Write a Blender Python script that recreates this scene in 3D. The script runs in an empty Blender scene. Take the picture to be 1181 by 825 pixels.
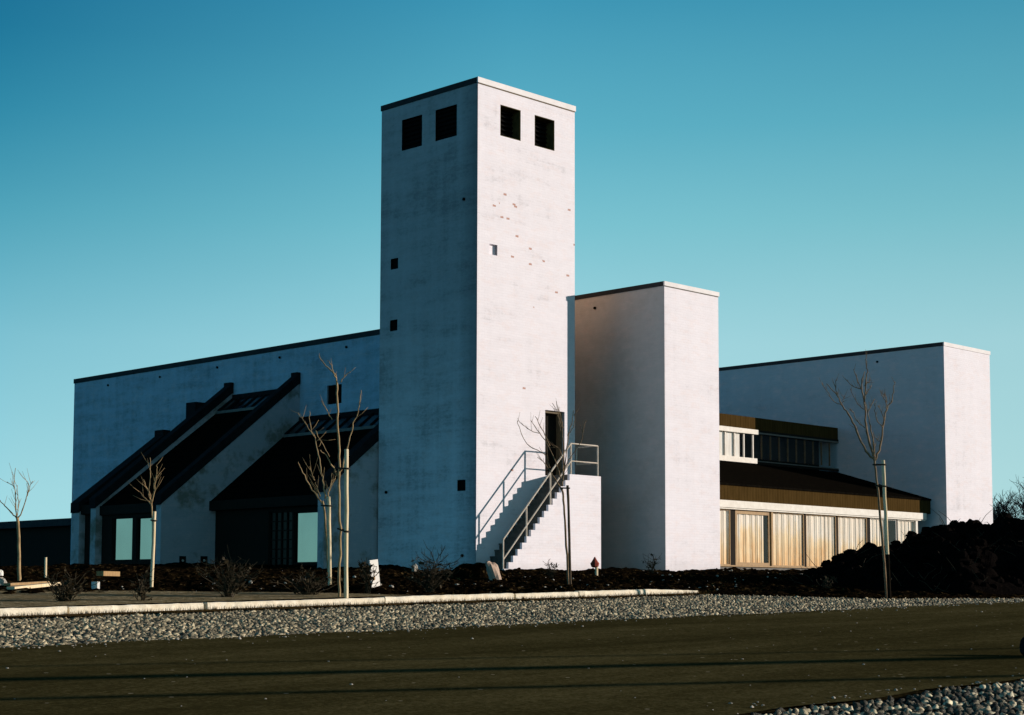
import bpy, math, random
import numpy as np
from mathutils import Vector, Matrix
random.seed(7); rng = np.random.default_rng(11)
sc = bpy.context.scene
COL = sc.collection

# ------------------------------------------------------------------ survey of the place
# World axes: +X runs along the sunlit facades (away to the right), +Y along the shaded
# facades (away to the left), Z up.  Eye at (0,0,1.6).  Points are surveyed with a
# theodolite-like helper: a sight line met with a known plane of the site.
F, CX, CY, PITCH, ROLL, TH = 1948.43, 590.5, 525.355, 0.081617, 0.00252875, 0.79223883
W0, H0 = 1181.0, 825.0
EYE = 1.6
cp, sp, cr, sr = math.cos(PITCH), math.sin(PITCH), math.cos(ROLL), math.sin(ROLL)
RM = np.array([[cr, 0, sr], [0, 1, 0], [-sr, 0, cr]]) @ np.array([[1, 0, 0], [0, cp, sp], [0, -sp, cp]])
TM = np.array([[math.cos(TH), math.sin(TH), 0], [-math.sin(TH), math.cos(TH), 0], [0, 0, 1]])
CAM = np.array([0, 0, EYE])
RIGHT = TM @ np.array([1., 0, 0]); FWD = TM @ np.array([0, 1., 0])
def ray(x, y): return TM @ (RM.T @ np.array([(x - CX) / F, 1, -(y - CY) / F]))
def onX(x, y, X): r = ray(x, y); return CAM + r * X / r[0]
def onY(x, y, Y): r = ray(x, y); return CAM + r * Y / r[1]
def onD(x, y, d): r = ray(x, y); return CAM + r * d / (r @ FWD)
GB, GA = .023, .041
def gz(X, Y):
    p = GB * np.asarray(X, float) + GA * np.asarray(Y, float)
    k, cap = .16, 2.44
    z = cap - k * np.logaddexp(0, (cap - p) / k)
    return np.maximum(z, -3.0)
def onG(x, y):
    r = ray(x, y)
    t = np.linspace(5, 140, 6000)
    P = CAM + r * t[:, None]
    g = P[:, 2] - gz(P[:, 0], P[:, 1])
    i = np.argmax(g < 0)
    if g[i] >= 0: i = np.argmin(np.abs(g))
    P = P[i].copy(); P[2] = gz(P[0], P[1]); return P
def depth(P): return float((np.array(P) - CAM) @ FWD)

# ------------------------------------------------------------------ materials
def nt(name):
    m = bpy.data.materials.new(name); m.use_nodes = True
    t = m.node_tree; b = t.nodes['Principled BSDF']
    b.inputs['Specular IOR Level'].default_value = .25
    return m, t, b
def N(t, kind, **kw):
    n = t.nodes.new(kind)
    for k, v in kw.items():
        if hasattr(n, k) and k not in ('Scale',): setattr(n, k, v)
        else: n.inputs[k.replace('_', ' ')].default_value = v
    return n
def math_n(t, op, a, b=None, clamp=False):
    n = t.nodes.new('ShaderNodeMath'); n.operation = op; n.use_clamp = clamp
    for i, v in enumerate((a, b)):
        if v is None: continue
        if isinstance(v, (int, float)): n.inputs[i].default_value = v
        else: t.links.new(v, n.inputs[i])
    return n.outputs[0]
def mixc(t, fac, a, b, mode='MIX'):
    n = t.nodes.new('ShaderNodeMix'); n.data_type = 'RGBA'; n.blend_type = mode
    for i, v in ((0, fac), (6, a), (7, b)):
        if isinstance(v, (int, float)): n.inputs[i].default_value = v
        elif isinstance(v, tuple): n.inputs[i].default_value = (*v[:3], 1)
        else: t.links.new(v, n.inputs[i])
    return n.outputs[2]
def ramp(t, fac, stops):
    n = t.nodes.new('ShaderNodeValToRGB'); e = n.color_ramp.elements
    while len(e) < len(stops): e.new(.5)
    for s, (p, c) in zip(e, stops):
        s.position = p; s.color = (*c, 1) if isinstance(c, tuple) else (c, c, c, 1)
    t.links.new(fac, n.inputs[0]); return n.outputs[0]
def noise(t, vec, scale, detail=4, rough=.6):
    n = N(t, 'ShaderNodeTexNoise'); n.inputs['Scale'].default_value = scale
    n.inputs['Detail'].default_value = detail; n.inputs['Roughness'].default_value = rough
    if vec is not None: t.links.new(vec, n.inputs['Vector'])
    return n.outputs['Fac']
def mapping(t, vec, scale=(1, 1, 1), loc=(0, 0, 0)):
    n = t.nodes.new('ShaderNodeMapping'); n.inputs['Scale'].default_value = scale
    n.inputs['Location'].default_value = loc; t.links.new(vec, n.inputs[0]); return n.outputs[0]
def bump(t, h, b, strength=.3, dist=.02):
    n = t.nodes.new('ShaderNodeBump'); n.inputs['Strength'].default_value = strength
    n.inputs['Distance'].default_value = dist; t.links.new(h, n.inputs['Height'])
    t.links.new(n.outputs[0], b.inputs['Normal'])
def mat(name, c1, c2=None, scale=3., rough=.85, bstr=.3, bdist=.01, detail=5, stretch=(1, 1, 1), metallic=0., spec=.25):
    m, t, b = nt(name)
    pos = t.nodes.new('ShaderNodeNewGeometry').outputs['Position']
    v = mapping(t, pos, stretch)
    n = noise(t, v, scale, detail)
    c2 = c2 or tuple(x * .6 for x in c1)
    t.links.new(ramp(t, n, [(.3, c1), (.7, c2)]), b.inputs['Base Color'])
    b.inputs['Roughness'].default_value = rough; b.inputs['Metallic'].default_value = metallic
    b.inputs['Specular IOR Level'].default_value = spec
    if bstr: bump(t, noise(t, v, scale * 6, 3), b, bstr, bdist)
    return m

def white_brick(name, base=(.88, .85, .91), chips=None, blotch=0., seed=0., lo=.64, band=(.34, .46, .62)):
    m, t, b = nt(name)
    uv = t.nodes.new('ShaderNodeUVMap').outputs[0]
    pos = t.nodes.new('ShaderNodeNewGeometry').outputs['Position']
    br = N(t, 'ShaderNodeTexBrick'); br.offset = .5
    br.inputs['Scale'].default_value = 1; br.inputs['Brick Width'].default_value = .25
    br.inputs['Row Height'].default_value = .079; br.inputs['Mortar Size'].default_value = .008
    br.inputs['Mortar Smooth'].default_value = .5
    br.inputs['Color1'].default_value = (1, 1, 1, 1); br.inputs['Color2'].default_value = (.86, .86, .87, 1)
    br.inputs['Mortar'].default_value = (.8, .8, .8, 1)
    t.links.new(uv, br.inputs['Vector'])
    # limewash: blotches, horizontal day-work bands, vertical run-off
    bl = noise(t, mapping(t, pos, (1, 1, 1), (seed, seed, 0)), .55, 6, .65)
    hz = noise(t, mapping(t, pos, (.35, .35, 2.6), (seed, 0, 0)), 1.1, 5, .7)
    vt = noise(t, mapping(t, pos, (3.0, 3.0, .18), (0, seed, 0)), 1.0, 4, .6)
    fine = noise(t, mapping(t, pos, (1, 1, 1.8)), 6.5, 5, .8)
    s = math_n(t, 'ADD', math_n(t, 'MULTIPLY', bl, .26), math_n(t, 'MULTIPLY', hz, .31))
    s = math_n(t, 'ADD', s, math_n(t, 'MULTIPLY', vt, .17))
    s = math_n(t, 'ADD', s, math_n(t, 'MULTIPLY', fine, .26))
    tone = ramp(t, s, [(band[0], tuple(x * lo for x in base)), (band[1], tuple(x * (.55 + .45 * (.3 + .7 * lo) if lo < .6 else .93) for x in base)), (band[2], base)])
    col = mixc(t, .2, tone, br.outputs['Color'], 'MULTIPLY')
    if blotch:
        sep0 = t.nodes.new('ShaderNodeSeparateXYZ'); t.links.new(pos, sep0.inputs[0])
        mm = noise(t, mapping(t, pos, (1, 1, 1), (3, 8, 1)), .8, 5, .7)
        mk = ramp(t, mm, [(.5, 0.), (.62, blotch)])
        col = mixc(t, mk, col, (.16, .15, .10))
    # thin patches where the pink brick glows through the limewash
    pk = noise(t, mapping(t, pos, (1.2, 1.2, 2.6), (5, seed, 2)), 1.6, 6, .75)
    col = mixc(t, ramp(t, pk, [(.5, 0.), (.68, .30)]), col, (.80, .66, .64))
    # dirty splash zone just above the ground
    sep = t.nodes.new('ShaderNodeSeparateXYZ'); t.links.new(pos, sep.inputs[0])
    zb = math_n(t, 'ADD', sep.outputs[2], math_n(t, 'MULTIPLY', bl, .8))
    sp_ = ramp(t, math_n(t, 'MULTIPLY', math_n(t, 'SUBTRACT', zb, 2.4), .8), [(0., .35), (.5, 0.)])
    col = mixc(t, sp_, col, (.25, .23, .19))
    if chips:      # shade gradient painted in: the face away from the sun darkens upwards
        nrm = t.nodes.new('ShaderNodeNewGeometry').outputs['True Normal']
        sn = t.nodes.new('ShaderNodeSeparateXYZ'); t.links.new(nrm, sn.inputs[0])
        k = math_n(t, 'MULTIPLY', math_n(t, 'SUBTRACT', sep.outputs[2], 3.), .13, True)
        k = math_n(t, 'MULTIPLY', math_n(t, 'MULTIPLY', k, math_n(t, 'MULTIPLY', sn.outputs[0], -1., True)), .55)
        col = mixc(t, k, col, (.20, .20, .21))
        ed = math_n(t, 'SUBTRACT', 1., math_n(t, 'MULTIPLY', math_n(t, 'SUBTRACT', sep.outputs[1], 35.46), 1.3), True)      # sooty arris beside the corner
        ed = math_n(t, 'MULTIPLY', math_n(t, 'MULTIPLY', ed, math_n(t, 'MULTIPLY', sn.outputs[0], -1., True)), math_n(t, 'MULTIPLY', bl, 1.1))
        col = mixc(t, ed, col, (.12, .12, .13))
    if chips:      # bricks whose limewash has flaked off
        su = t.nodes.new('ShaderNodeSeparateXYZ'); t.links.new(uv, su.inputs[0])
        row = math_n(t, 'FLOOR', math_n(t, 'DIVIDE', math_n(t, 'ADD', su.outputs[1], math_n(t, 'MULTIPLY', fine, .05)), .06))
        off = math_n(t, 'MULTIPLY', math_n(t, 'MODULO', row, 2.), .5)
        cl = math_n(t, 'FLOOR', math_n(t, 'ADD', math_n(t, 'DIVIDE', su.outputs[0], .13), off))
        cmb = t.nodes.new('ShaderNodeCombineXYZ'); t.links.new(cl, cmb.inputs[0]); t.links.new(row, cmb.inputs[1])
        cmb.inputs[2].default_value = 3.7
        wn = t.nodes.new('ShaderNodeTexWhiteNoise'); wn.noise_dimensions = '3D'; t.links.new(cmb.outputs[0], wn.inputs[0])
        zone = noise(t, mapping(t, pos, (1, 1, 1), chips), .75, 2, .5)
        zr = math_n(t, 'SUBTRACT', 1., math_n(t, 'MULTIPLY', math_n(t, 'ABSOLUTE', math_n(t, 'SUBTRACT', sep.outputs[2], 12.6)), .5), True)
        th = math_n(t, 'SUBTRACT', 1.0, math_n(t, 'MULTIPLY', math_n(t, 'MULTIPLY', math_n(t, 'SUBTRACT', zone, .42, True), .16), zr))
        th = math_n(t, 'SUBTRACT', th, .0002)
        edge = math_n(t, 'ADD', wn.outputs['Value'], math_n(t, 'MULTIPLY', math_n(t, 'SUBTRACT', fine, .5), .001))
        ch = math_n(t, 'MULTIPLY', math_n(t, 'GREATER_THAN', edge, th), math_n(t, 'GREATER_THAN', sep.outputs[0], 34.6))
        col = mixc(t, math_n(t, 'MULTIPLY', ch, .75), col, (.40, .15, .07))
    t.links.new(col, b.inputs['Base Color'])
    b.inputs['Roughness'].default_value = .92; b.inputs['Specular IOR Level'].default_value = .1
    h = math_n(t, 'ADD', math_n(t, 'MULTIPLY', br.outputs['Fac'], -.6), math_n(t, 'MULTIPLY', fine, .8))
    h = math_n(t, 'ADD', h, math_n(t, 'MULTIPLY', bl, 1.5))
    bump(t, h, b, .35, .012)
    return m

M = {}
M['tower'] = white_brick('limewashed_brick_tower', chips=(2.0, 0, 1.0), seed=1.)
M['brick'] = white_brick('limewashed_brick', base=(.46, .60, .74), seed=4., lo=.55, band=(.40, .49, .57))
M['tower_shade'] = white_brick('limewashed_brick_shaded_side', base=(.84, .88, .95), chips=(2.0, 0, 1.0), seed=2., lo=.48, band=(.41, .49, .57))  # copy for the shaded face: bluer tone and stronger mottling painted in
M['shade_cool'] = white_brick('limewashed_brick_shade_blue', base=(.40, .54, .62), seed=15., lo=.75)  # bluish copy for a shaded face, sky tint put into the base
M['shade'] = white_brick('limewashed_brick_deep_shade', base=(.58, .58, .58), blotch=.12, seed=12., lo=.82)  # darkened copy for a shaded face, deep shade put into the base
M['jamb_shade'] = mat('painted_jamb_shade', (.11, .095, .04), (.06, .05, .025), 6, .9, .2, spec=0.)  # dark colour painting the shade on the belfry jambs
M['foot'] = mat('painted_stake_shade', (.018, .014, .010), (.010, .008, .006), 6, .9, .2, spec=0.)  # near-black colour standing for shade on the lower stake
M['warm_bounce'] = mat('warm_bounce_side', (.90, .58, .38), (.74, .44, .28), 3., .9)  # unseen tower side, coloured to bounce warm light onto the block
M['old_frame'] = mat('weathered_frame', (.17, .13, .075), (.10, .075, .045), 8, .7, .2)
M['dark_stake'] = mat('dark_stake', (.10, .068, .04), (.055, .038, .022), 8, .85, .3)
M['bay'] = white_brick('limewashed_brick_bays', base=(.46, .48, .52), blotch=.75, seed=7.)  # darker base with strong random blotches
M['smooth'] = white_brick('limewashed_brick_clean', base=(.89, .86, .92), seed=9., lo=.72)
M['felt'] = mat('roofing_felt', (.010, .010, .012), (.018, .018, .02), 4, .95, spec=.08)
M['void'] = mat('dark_opening', (.006, .006, .006), (.01, .01, .01), 2, 1., 0, spec=0.)
M['edge_dark'] = mat('dark_zinc_flashing', (.025, .03, .035), (.04, .045, .05), 4, .8, spec=.1)
M['edge_white'] = mat('limewashed_coping', (.88, .85, .86), (.78, .75, .75), 2.5, .9, .3)
M['timber_dark'] = mat('dark_stained_timber', (.012, .010, .008), (.02, .016, .012), 6, .85, .3, stretch=(4, 4, .6), spec=.1)
M['white_paint'] = mat('white_painted_timber', (.80, .77, .70), (.66, .62, .55), 5, .6, .15)
M['rail'] = mat('pale_painted_steel', (.66, .60, .52), (.5, .42, .33), 9, .5, .1)
M['concrete'] = mat('grey_concrete', (.22, .21, .19), (.14, .13, .12), 4, .9, .4)
M['step'] = mat('worn_concrete_steps', (.13, .125, .11), (.06, .056, .05), 5, .9, .4)
M['brown_wood'] = mat('varnished_frame', (.42, .27, .11), (.26, .15, .06), 8, .6, .2, stretch=(3, 3, .5))
M['stake'] = mat('raw_pine_stake', (.84, .72, .50), (.66, .50, .28), 5, .8, .4, stretch=(5, 5, .6))
M['bark'] = mat('young_tree_bark', (.30, .21, .12), (.12, .08, .045), 11, .85, .5, stretch=(1, 1, .5))
M['bark_pale'] = mat('pale_tree_bark', (.50, .35, .18), (.22, .15, .075), 11, .85, .5, stretch=(1, 1, .5))
M['twig'] = mat('shrub_twig', (.055, .042, .022), (.028, .022, .012), 9, .9, 0)
M['far_bark'] = mat('distant_bark', (.05, .045, .045), (.035, .03, .03), 2, .95, 0)
M['leaf'] = mat('withered_leaf', (.05, .036, .012), (.016, .012, .006), 8, .8, 0)
M['boulder'] = mat('pink_rubble', (.52, .40, .32), (.34, .25, .19), 7, .9, .6, .03)
M['stone'] = mat('pale_stone', (.50, .46, .40), (.3, .27, .22), 6, .9, .5, .02)
M['black_stone'] = mat('black_stone', (.010, .010, .011), (.016, .016, .017), 5, .9, .5, .02, spec=.1)
M['red'] = mat('faded_red_paint', (.30, .05, .03), (.2, .035, .02), 8, .7, .1)
M['rope'] = mat('tie_band', (.03, .025, .02), (.05, .04, .03), 9, .9, 0)
M['sign'] = mat('white_sign_board', (.82, .80, .75), (.76, .73, .67), 4, .6, .05)
M['cable'] = mat('black_shadow_cable', (.02, .02, .02), (.03, .03, .03), 4, .7, 0)
M['kerb'] = mat('granite_kerb', (.95, .88, .72), (.76, .66, .48), 7, .85, .6, .02)

def soil_mat(name, a, b_, hi, thr=.72):
    m, t, b = nt(name)
    pos = t.nodes.new('ShaderNodeNewGeometry').outputs['Position']
    n = noise(t, pos, 1.3, 7, .7); f = noise(t, pos, 16, 4, .7); g = noise(t, pos, 5.5, 3, .6)
    c = ramp(t, n, [(.35, a), (.65, b_)])
    c = mixc(t, ramp(t, math_n(t, 'MULTIPLY', math_n(t, 'ADD', f, g), .5), [(thr - .12, 0.), (thr, 1.)]), c, hi)
    t.links.new(c, b.inputs['Base Color']); b.inputs['Roughness'].default_value = 1.
    b.inputs['Specular IOR Level'].default_value = 0.
    bump(t, math_n(t, 'ADD', f, g), b, .8, .04)
    return m
M['soil'] = soil_mat('dark_wet_soil', (.004, .003, .002), (.010, .0065, .003), (.14, .09, .035), .675)
M['soil_far'] = soil_mat('grassy_earth', (.02, .018, .009), (.035, .028, .012), (.07, .05, .02), .75)
M['mound'] = soil_mat('black_topsoil', (.004, .0033, .003), (.0065, .0052, .0048), (.02, .014, .010), .70)
M['verge'] = soil_mat('dead_grass_verge', (.075, .048, .018), (.04, .026, .010), (.16, .10, .035), .62)
M['path'] = soil_mat('gravel_path', (.30, .235, .125), (.19, .15, .08), (.5, .42, .27), .62)
M['joint'] = soil_mat('sand_joint', (.007, .0065, .005), (.012, .011, .008), (.03, .024, .012), .7)

def asphalt():
    m, t, b = nt('worn_asphalt')
    pos = t.nodes.new('ShaderNodeNewGeometry').outputs['Position']
    big = noise(t, mapping(t, pos, (.12, .8, 1)), 1.0, 5, .6)       # wheel tracks run along the road
    mid = noise(t, pos, .9, 5, .65); fine = noise(t, pos, 20, 5, .85); pat = noise(t, mapping(t, pos, (.8, 1.3, 1)), 4.2, 7, .8)
    s = math_n(t, 'ADD', math_n(t, 'MULTIPLY', big, .28), math_n(t, 'MULTIPLY', pat, .22))
    s = math_n(t, 'ADD', s, math_n(t, 'MULTIPLY', fine, .50))
    c = ramp(t, s, [(.38, (.028, .024, .009)), (.5, (.066, .056, .021)), (.61, (.15, .126, .056))])
    vo = t.nodes.new('ShaderNodeTexVoronoi'); vo.inputs['Scale'].default_value = 7.; t.links.new(pos, vo.inputs['Vector'])
    wn = t.nodes.new('ShaderNodeTexWhiteNoise'); t.links.new(vo.outputs['Color'], wn.inputs[0])
    spk = math_n(t, 'MULTIPLY', math_n(t, 'LESS_THAN', vo.outputs['Distance'], .17), math_n(t, 'GREATER_THAN', wn.outputs['Value'], .955))
    c = mixc(t, math_n(t, 'MULTIPLY', spk, .8), c, (.42, .36, .24))
    t.links.new(c, b.inputs['Base Color']); b.inputs['Roughness'].default_value = 1.
    b.inputs['Specular IOR Level'].default_value = 0.
    bump(t, math_n(t, 'ADD', fine, mid), b, .6, .01)
    return m
M['asphalt'] = asphalt()

def cobble(name, stops):
    m, t, b = nt(name)
    uv = t.nodes.new('ShaderNodeUVMap').outputs[0]
    wn = t.nodes.new('ShaderNodeTexWhiteNoise'); wn.noise_dimensions = '2D'; t.links.new(uv, wn.inputs[0])
    pos = t.nodes.new('ShaderNodeNewGeometry').outputs['Position']
    c = ramp(t, wn.outputs['Value'], stops)
    c = mixc(t, .5, c, ramp(t, noise(t, pos, 25, 3), [(.3, .55), (.7, 1.)]), 'MULTIPLY')
    t.links.new(c, b.inputs['Base Color']); b.inputs['Roughness'].default_value = .8
    bump(t, noise(t, pos, 45, 3), b, .4, .008)
    return m
M['cobble'] = cobble('granite_cobble', [(0., (.035, .035, .028)), (.36, (.10, .095, .07)), (.66, (.46, .39, .25)), (1., (.95, .82, .55))])
M['cobble_near'] = cobble('dark_cobble_glints', [(0., (.012, .014, .013)), (.5, (.03, .032, .028)), (.72, (.09, .08, .055)), (.8, (.88, .78, .52)), (1., (.95, .86, .62))])  # the brightest stones carry painted sun glints

def corrugated(name, c1, c2, per=.16, axis=0):
    m, t, b = nt(name)
    pos = t.nodes.new('ShaderNodeNewGeometry').outputs['Position']
    sep = t.nodes.new('ShaderNodeSeparateXYZ'); t.links.new(pos, sep.inputs[0])
    u = sep.outputs[axis]
    w = math_n(t, 'SINE', math_n(t, 'MULTIPLY', u, 2 * math.pi / per))
    n = noise(t, mapping(t, pos, (2.5, 2.5, .5)), 2.4, 5, .7)
    f = math_n(t, 'ADD', math_n(t, 'MULTIPLY', n, .8), math_n(t, 'MULTIPLY', w, .05))
    t.links.new(ramp(t, f, [(.25, c2), (.6, c1)]), b.inputs['Base Color'])
    b.inputs['Roughness'].default_value = 1.; b.inputs['Specular IOR Level'].default_value = 0.
    bump(t, w, b, .16, .02); return m
M['brown_clad'] = corrugated('brown_board_cladding', (.078, .047, .016), (.048, .029, .009))
M['roof_sheet'] = corrugated('dark_ribbed_roof', (.009, .0075, .005), (.004, .0035, .003), .3)

def mirror_glass(name, tint, rough=.04):
    m, t, b = nt(name)
    pos = t.nodes.new('ShaderNodeNewGeometry').outputs['Position']
    n = noise(t, pos, .7, 2, .5)
    t.links.new(ramp(t, n, [(.3, tint), (.7, tuple(x * .86 for x in tint))]), b.inputs['Base Color'])
    b.inputs['Metallic'].default_value = 1.; b.inputs['Roughness'].default_value = rough
    bump(t, noise(t, pos, .9, 2), b, .06, .05)
    return m
M['sky_glass'] = mirror_glass('sun_control_glass', (.56, .52, .44), .07)
M['dim_glass'] = mirror_glass('dark_tinted_glass', (.012, .014, .014), .25)
M['skylight'] = mirror_glass('wired_rooflight_glass', (.07, .12, .14), .25)

def clear_glass():
    m = bpy.data.materials.new('window_glass'); m.use_nodes = True; t = m.node_tree
    for n in list(t.nodes): t.nodes.remove(n)
    o = t.nodes.new('ShaderNodeOutputMaterial'); tr = t.nodes.new('ShaderNodeBsdfTransparent')
    gl = t.nodes.new('ShaderNodeBsdfGlossy'); gl.inputs['Roughness'].default_value = .03
    tr.inputs['Color'].default_value = (.99, .99, .98, 1)
    lw_ = t.nodes.new('ShaderNodeLayerWeight'); lw_.inputs['Blend'].default_value = .5
    fr = math_n(t, 'ADD', math_n(t, 'MULTIPLY', math_n(t, 'POWER', lw_.outputs['Facing'], 4.), .5), .05)
    mx = t.nodes.new('ShaderNodeMixShader'); t.links.new(fr, mx.inputs[0])
    t.links.new(tr.outputs[0], mx.inputs[1]); t.links.new(gl.outputs[0], mx.inputs[2]); t.links.new(mx.outputs[0], o.inputs[0])
    return m
M['glass'] = clear_glass()
def curtain(name, top, mid, low, z0, z1):
    m, t, b = nt(name)
    pos = t.nodes.new('ShaderNodeNewGeometry').outputs['Position']
    sep = t.nodes.new('ShaderNodeSeparateXYZ'); t.links.new(pos, sep.inputs[0])
    n = noise(t, mapping(t, pos, (7.5, 7.5, .5)), 1.5, 6, .75)
    big = noise(t, pos, .9, 3)
    zz = math_n(t, 'DIVIDE', math_n(t, 'SUBTRACT', sep.outputs[2], z0), z1 - z0)
    streak = noise(t, mapping(t, pos, (3.2, 3.2, .35)), 1.7, 5, .7)
    zz = math_n(t, 'ADD', zz, math_n(t, 'MULTIPLY', math_n(t, 'SUBTRACT', big, .5), .9))
    zz = math_n(t, 'ADD', zz, math_n(t, 'MULTIPLY', math_n(t, 'SUBTRACT', streak, .5), 1.3))
    c = ramp(t, zz, [(.05, low), (.42, mid), (.66, top)])  # glare painted in: whiter towards the top, golden below
    c = mixc(t, .38, c, ramp(t, n, [(.32, (.42, .27, .14)), (.5, (.86, .74, .58)), (.62, (1., 1., 1.))]), 'MULTIPLY')  # fold shade painted as dark vertical streaks
    t.links.new(c, b.inputs['Base Color']); b.inputs['Roughness'].default_value = .9
    return m
M['curtain'] = curtain('glare_painted_curtain', (.97, .90, .82), (.97, .78, .52), (.84, .52, .24), 2.5, 4.5)
M['curtain_white'] = curtain('white_net_curtain', (.86, .86, .86), (.84, .84, .84), (.82, .82, .82), 6.6, 7.7)

# ------------------------------------------------------------------ mesh helpers
class MB:
    def __init__(s): s.v = []; s.f = []; s.uv = None
    def quad(s, *pts):
        i = len(s.v); s.v += [tuple(map(float, p)) for p in pts]; s.f.append(tuple(range(i, i + len(pts))))
    def box(s, x0, x1, y0, y1, z0, z1):
        a = [(x0, y0, z0), (x1, y0, z0), (x1, y1, z0), (x0, y1, z0), (x0, y0, z1), (x1, y0, z1), (x1, y1, z1), (x0, y1, z1)]
        i = len(s.v); s.v += a
        s.f += [tuple(i + k for k in q) for q in ((3, 2, 1, 0), (4, 5, 6, 7), (0, 1, 5, 4), (1, 2, 6, 5), (2, 3, 7, 6), (3, 0, 4, 7))]
        return s
    def prismY(s, poly, y0, y1):        # poly: (x,z) counter-clockwise seen from -Y
        n = len(poly); i = len(s.v)
        s.v += [(x, y0, z) for x, z in poly] + [(x, y1, z) for x, z in poly]
        s.f.append(tuple(range(i, i + n))); s.f.append(tuple(range(i + 2 * n - 1, i + n - 1, -1)))
        for k in range(n):
            l = (k + 1) % n; s.f.append((i + k, i + n + k, i + n + l, i + l))
        return s
    def prismX(s, poly, x0, x1):        # poly: (y,z)
        n = len(poly); i = len(s.v)
        s.v += [(x0, y, z) for y, z in poly] + [(x1, y, z) for y, z in poly]
        s.f.append(tuple(range(i + n - 1, i - 1, -1))); s.f.append(tuple(range(i + n, i + 2 * n)))
        for k in range(n):
            l = (k + 1) % n; s.f.append((i + k, i + l, i + n + l, i + n + k))
        return s
    def tube(s, pts, rad, n=6, cap=True):
        pts = [Vector(p) for p in pts]
        if isinstance(rad, (int, float)): rad = [rad] * len(pts)
        rings = []
        ref = None
        for k, p in enumerate(pts):
            d = (pts[min(k + 1, len(pts) - 1)] - pts[max(k - 1, 0)])
            if d.length < 1e-9: d = Vector((0, 0, 1))
            d.normalize()
            if ref is None: ref = Vector((1, 0, 0)) if abs(d.x) < .8 else Vector((0, 1, 0))
            u = (ref - d * ref.dot(d)).normalized(); w = d.cross(u); ref = u
            i = len(s.v)
            for a in range(n):
                q = p + (u * math.cos(2 * math.pi * a / n) + w * math.sin(2 * math.pi * a / n)) * rad[k]
                s.v.append(tuple(q))
            rings.append(i)
        for a, b in zip(rings, rings[1:]):
            for k in range(n):
                l = (k + 1) % n; s.f.append((a + k, a + l, b + l, b + k))
        if cap:
            s.f.append(tuple(rings[0] + k for k in range(n - 1, -1, -1))); s.f.append(tuple(rings[-1] + k for k in range(n)))
        return s
    def wall(s, axis, c, u0, u1, z0, z1, holes=(), depth_=.35, back=True, d_sign=1):
        """outer wall sheet at axis=c facing the negative axis direction, with recessed openings"""
        P = (lambda u, z, d=0.: (c + d * d_sign, u, z)) if axis == 0 else (lambda u, z, d=0.: (u, c + d * d_sign, z))
        def q(a, b_, c_, d_):
            if axis == 0: s.quad(d_, c_, b_, a)
            else: s.quad(a, b_, c_, d_)
        us = sorted({u0, u1, *[h[0] for h in holes], *[h[1] for h in holes]})
        zs = sorted({z0, z1, *[h[2] for h in holes], *[h[3] for h in holes]})
        for ua, ub in zip(us, us[1:]):
            for za, zb in zip(zs, zs[1:]):
                um, zm = (ua + ub) / 2, (za + zb) / 2
                if any(h[0] < um < h[1] and h[2] < zm < h[3] for h in holes): continue
                q(P(ua, za), P(ub, za), P(ub, zb), P(ua, zb))
        for h in holes:
            a, b_, za, zb = h[:4]; d = h[4] if len(h) > 4 else depth_
            q(P(a, za, 0), P(a, za, d), P(a, zb, d), P(a, zb, 0)); q(P(b_, za, d), P(b_, za, 0), P(b_, zb, 0), P(b_, zb, d))
            q(P(a, zb, 0), P(a, zb, d), P(b_, zb, d), P(b_, zb, 0)); q(P(a, za, d), P(a, za, 0), P(b_, za, 0), P(b_, za, d))
        return s

def raw_obj(name, v, f, m, parent=None, smooth=False, uvs=None):
    v = np.asarray(v, float)
    if parent is not None: v = v - np.array(PARENT_LOC[parent.name])
    me = bpy.data.meshes.new(name)
    me.from_pydata(v.tolist(), [], f); me.update()
    if uvs is None:
        if len(f) < 60000:
            co = np.asarray(v) + (np.array(PARENT_LOC[parent.name]) if parent is not None else 0)
            uvl = me.uv_layers.new(name='UVMap')
            buf = np.zeros((len(me.loops), 2))
            for p in me.polygons:
                n = p.normal; ax = max(range(3), key=lambda k: abs(n[k]))
                a, b = ((1, 2), (0, 2), (0, 1))[ax]
                for li in p.loop_indices:
                    c = co[me.loops[li].vertex_index]; buf[li] = (c[a], c[b])
            uvl.data.foreach_set('uv', buf.ravel())
    else:
        uvl = me.uv_layers.new(name='UVMap'); uvl.data.foreach_set('uv', np.asarray(uvs).ravel())
    if smooth: me.polygons.foreach_set('use_smooth', [True] * len(me.polygons))
    me.materials.append(m)
    o = bpy.data.objects.new(name, me); COL.objects.link(o)
    if parent is not None:
        o.parent = parent; PARENT_LOC[o.name] = PARENT_LOC[parent.name]
    else: PARENT_LOC[o.name] = (0, 0, 0)
    return o
PARENT_LOC = {}
def part(name, mb, m, parent=None, smooth=False): return raw_obj(name, mb.v, mb.f, m, parent, smooth)
def thing(name, label, cat, loc, group=None):
    o = bpy.data.objects.new(name, None); COL.objects.link(o)
    o.location = tuple(map(float, loc)); o['label'] = label; o['category'] = cat
    if group: o['group'] = group
    o.empty_display_size = .3
    PARENT_LOC[o.name] = tuple(map(float, loc)); return o
def single(name, mb, m, label, cat, loc, group=None, smooth=False):
    v = np.asarray(mb.v) - np.array(loc)
    o = raw_obj(name, v, mb.f, m, None, smooth); o.location = tuple(map(float, loc))
    o['label'] = label; o['category'] = cat
    if group: o['group'] = group
    return o
def struct(name, mb, m, smooth=False):
    o = part(name, mb, m, None, smooth); o['kind'] = 'structure'; return o

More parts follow.
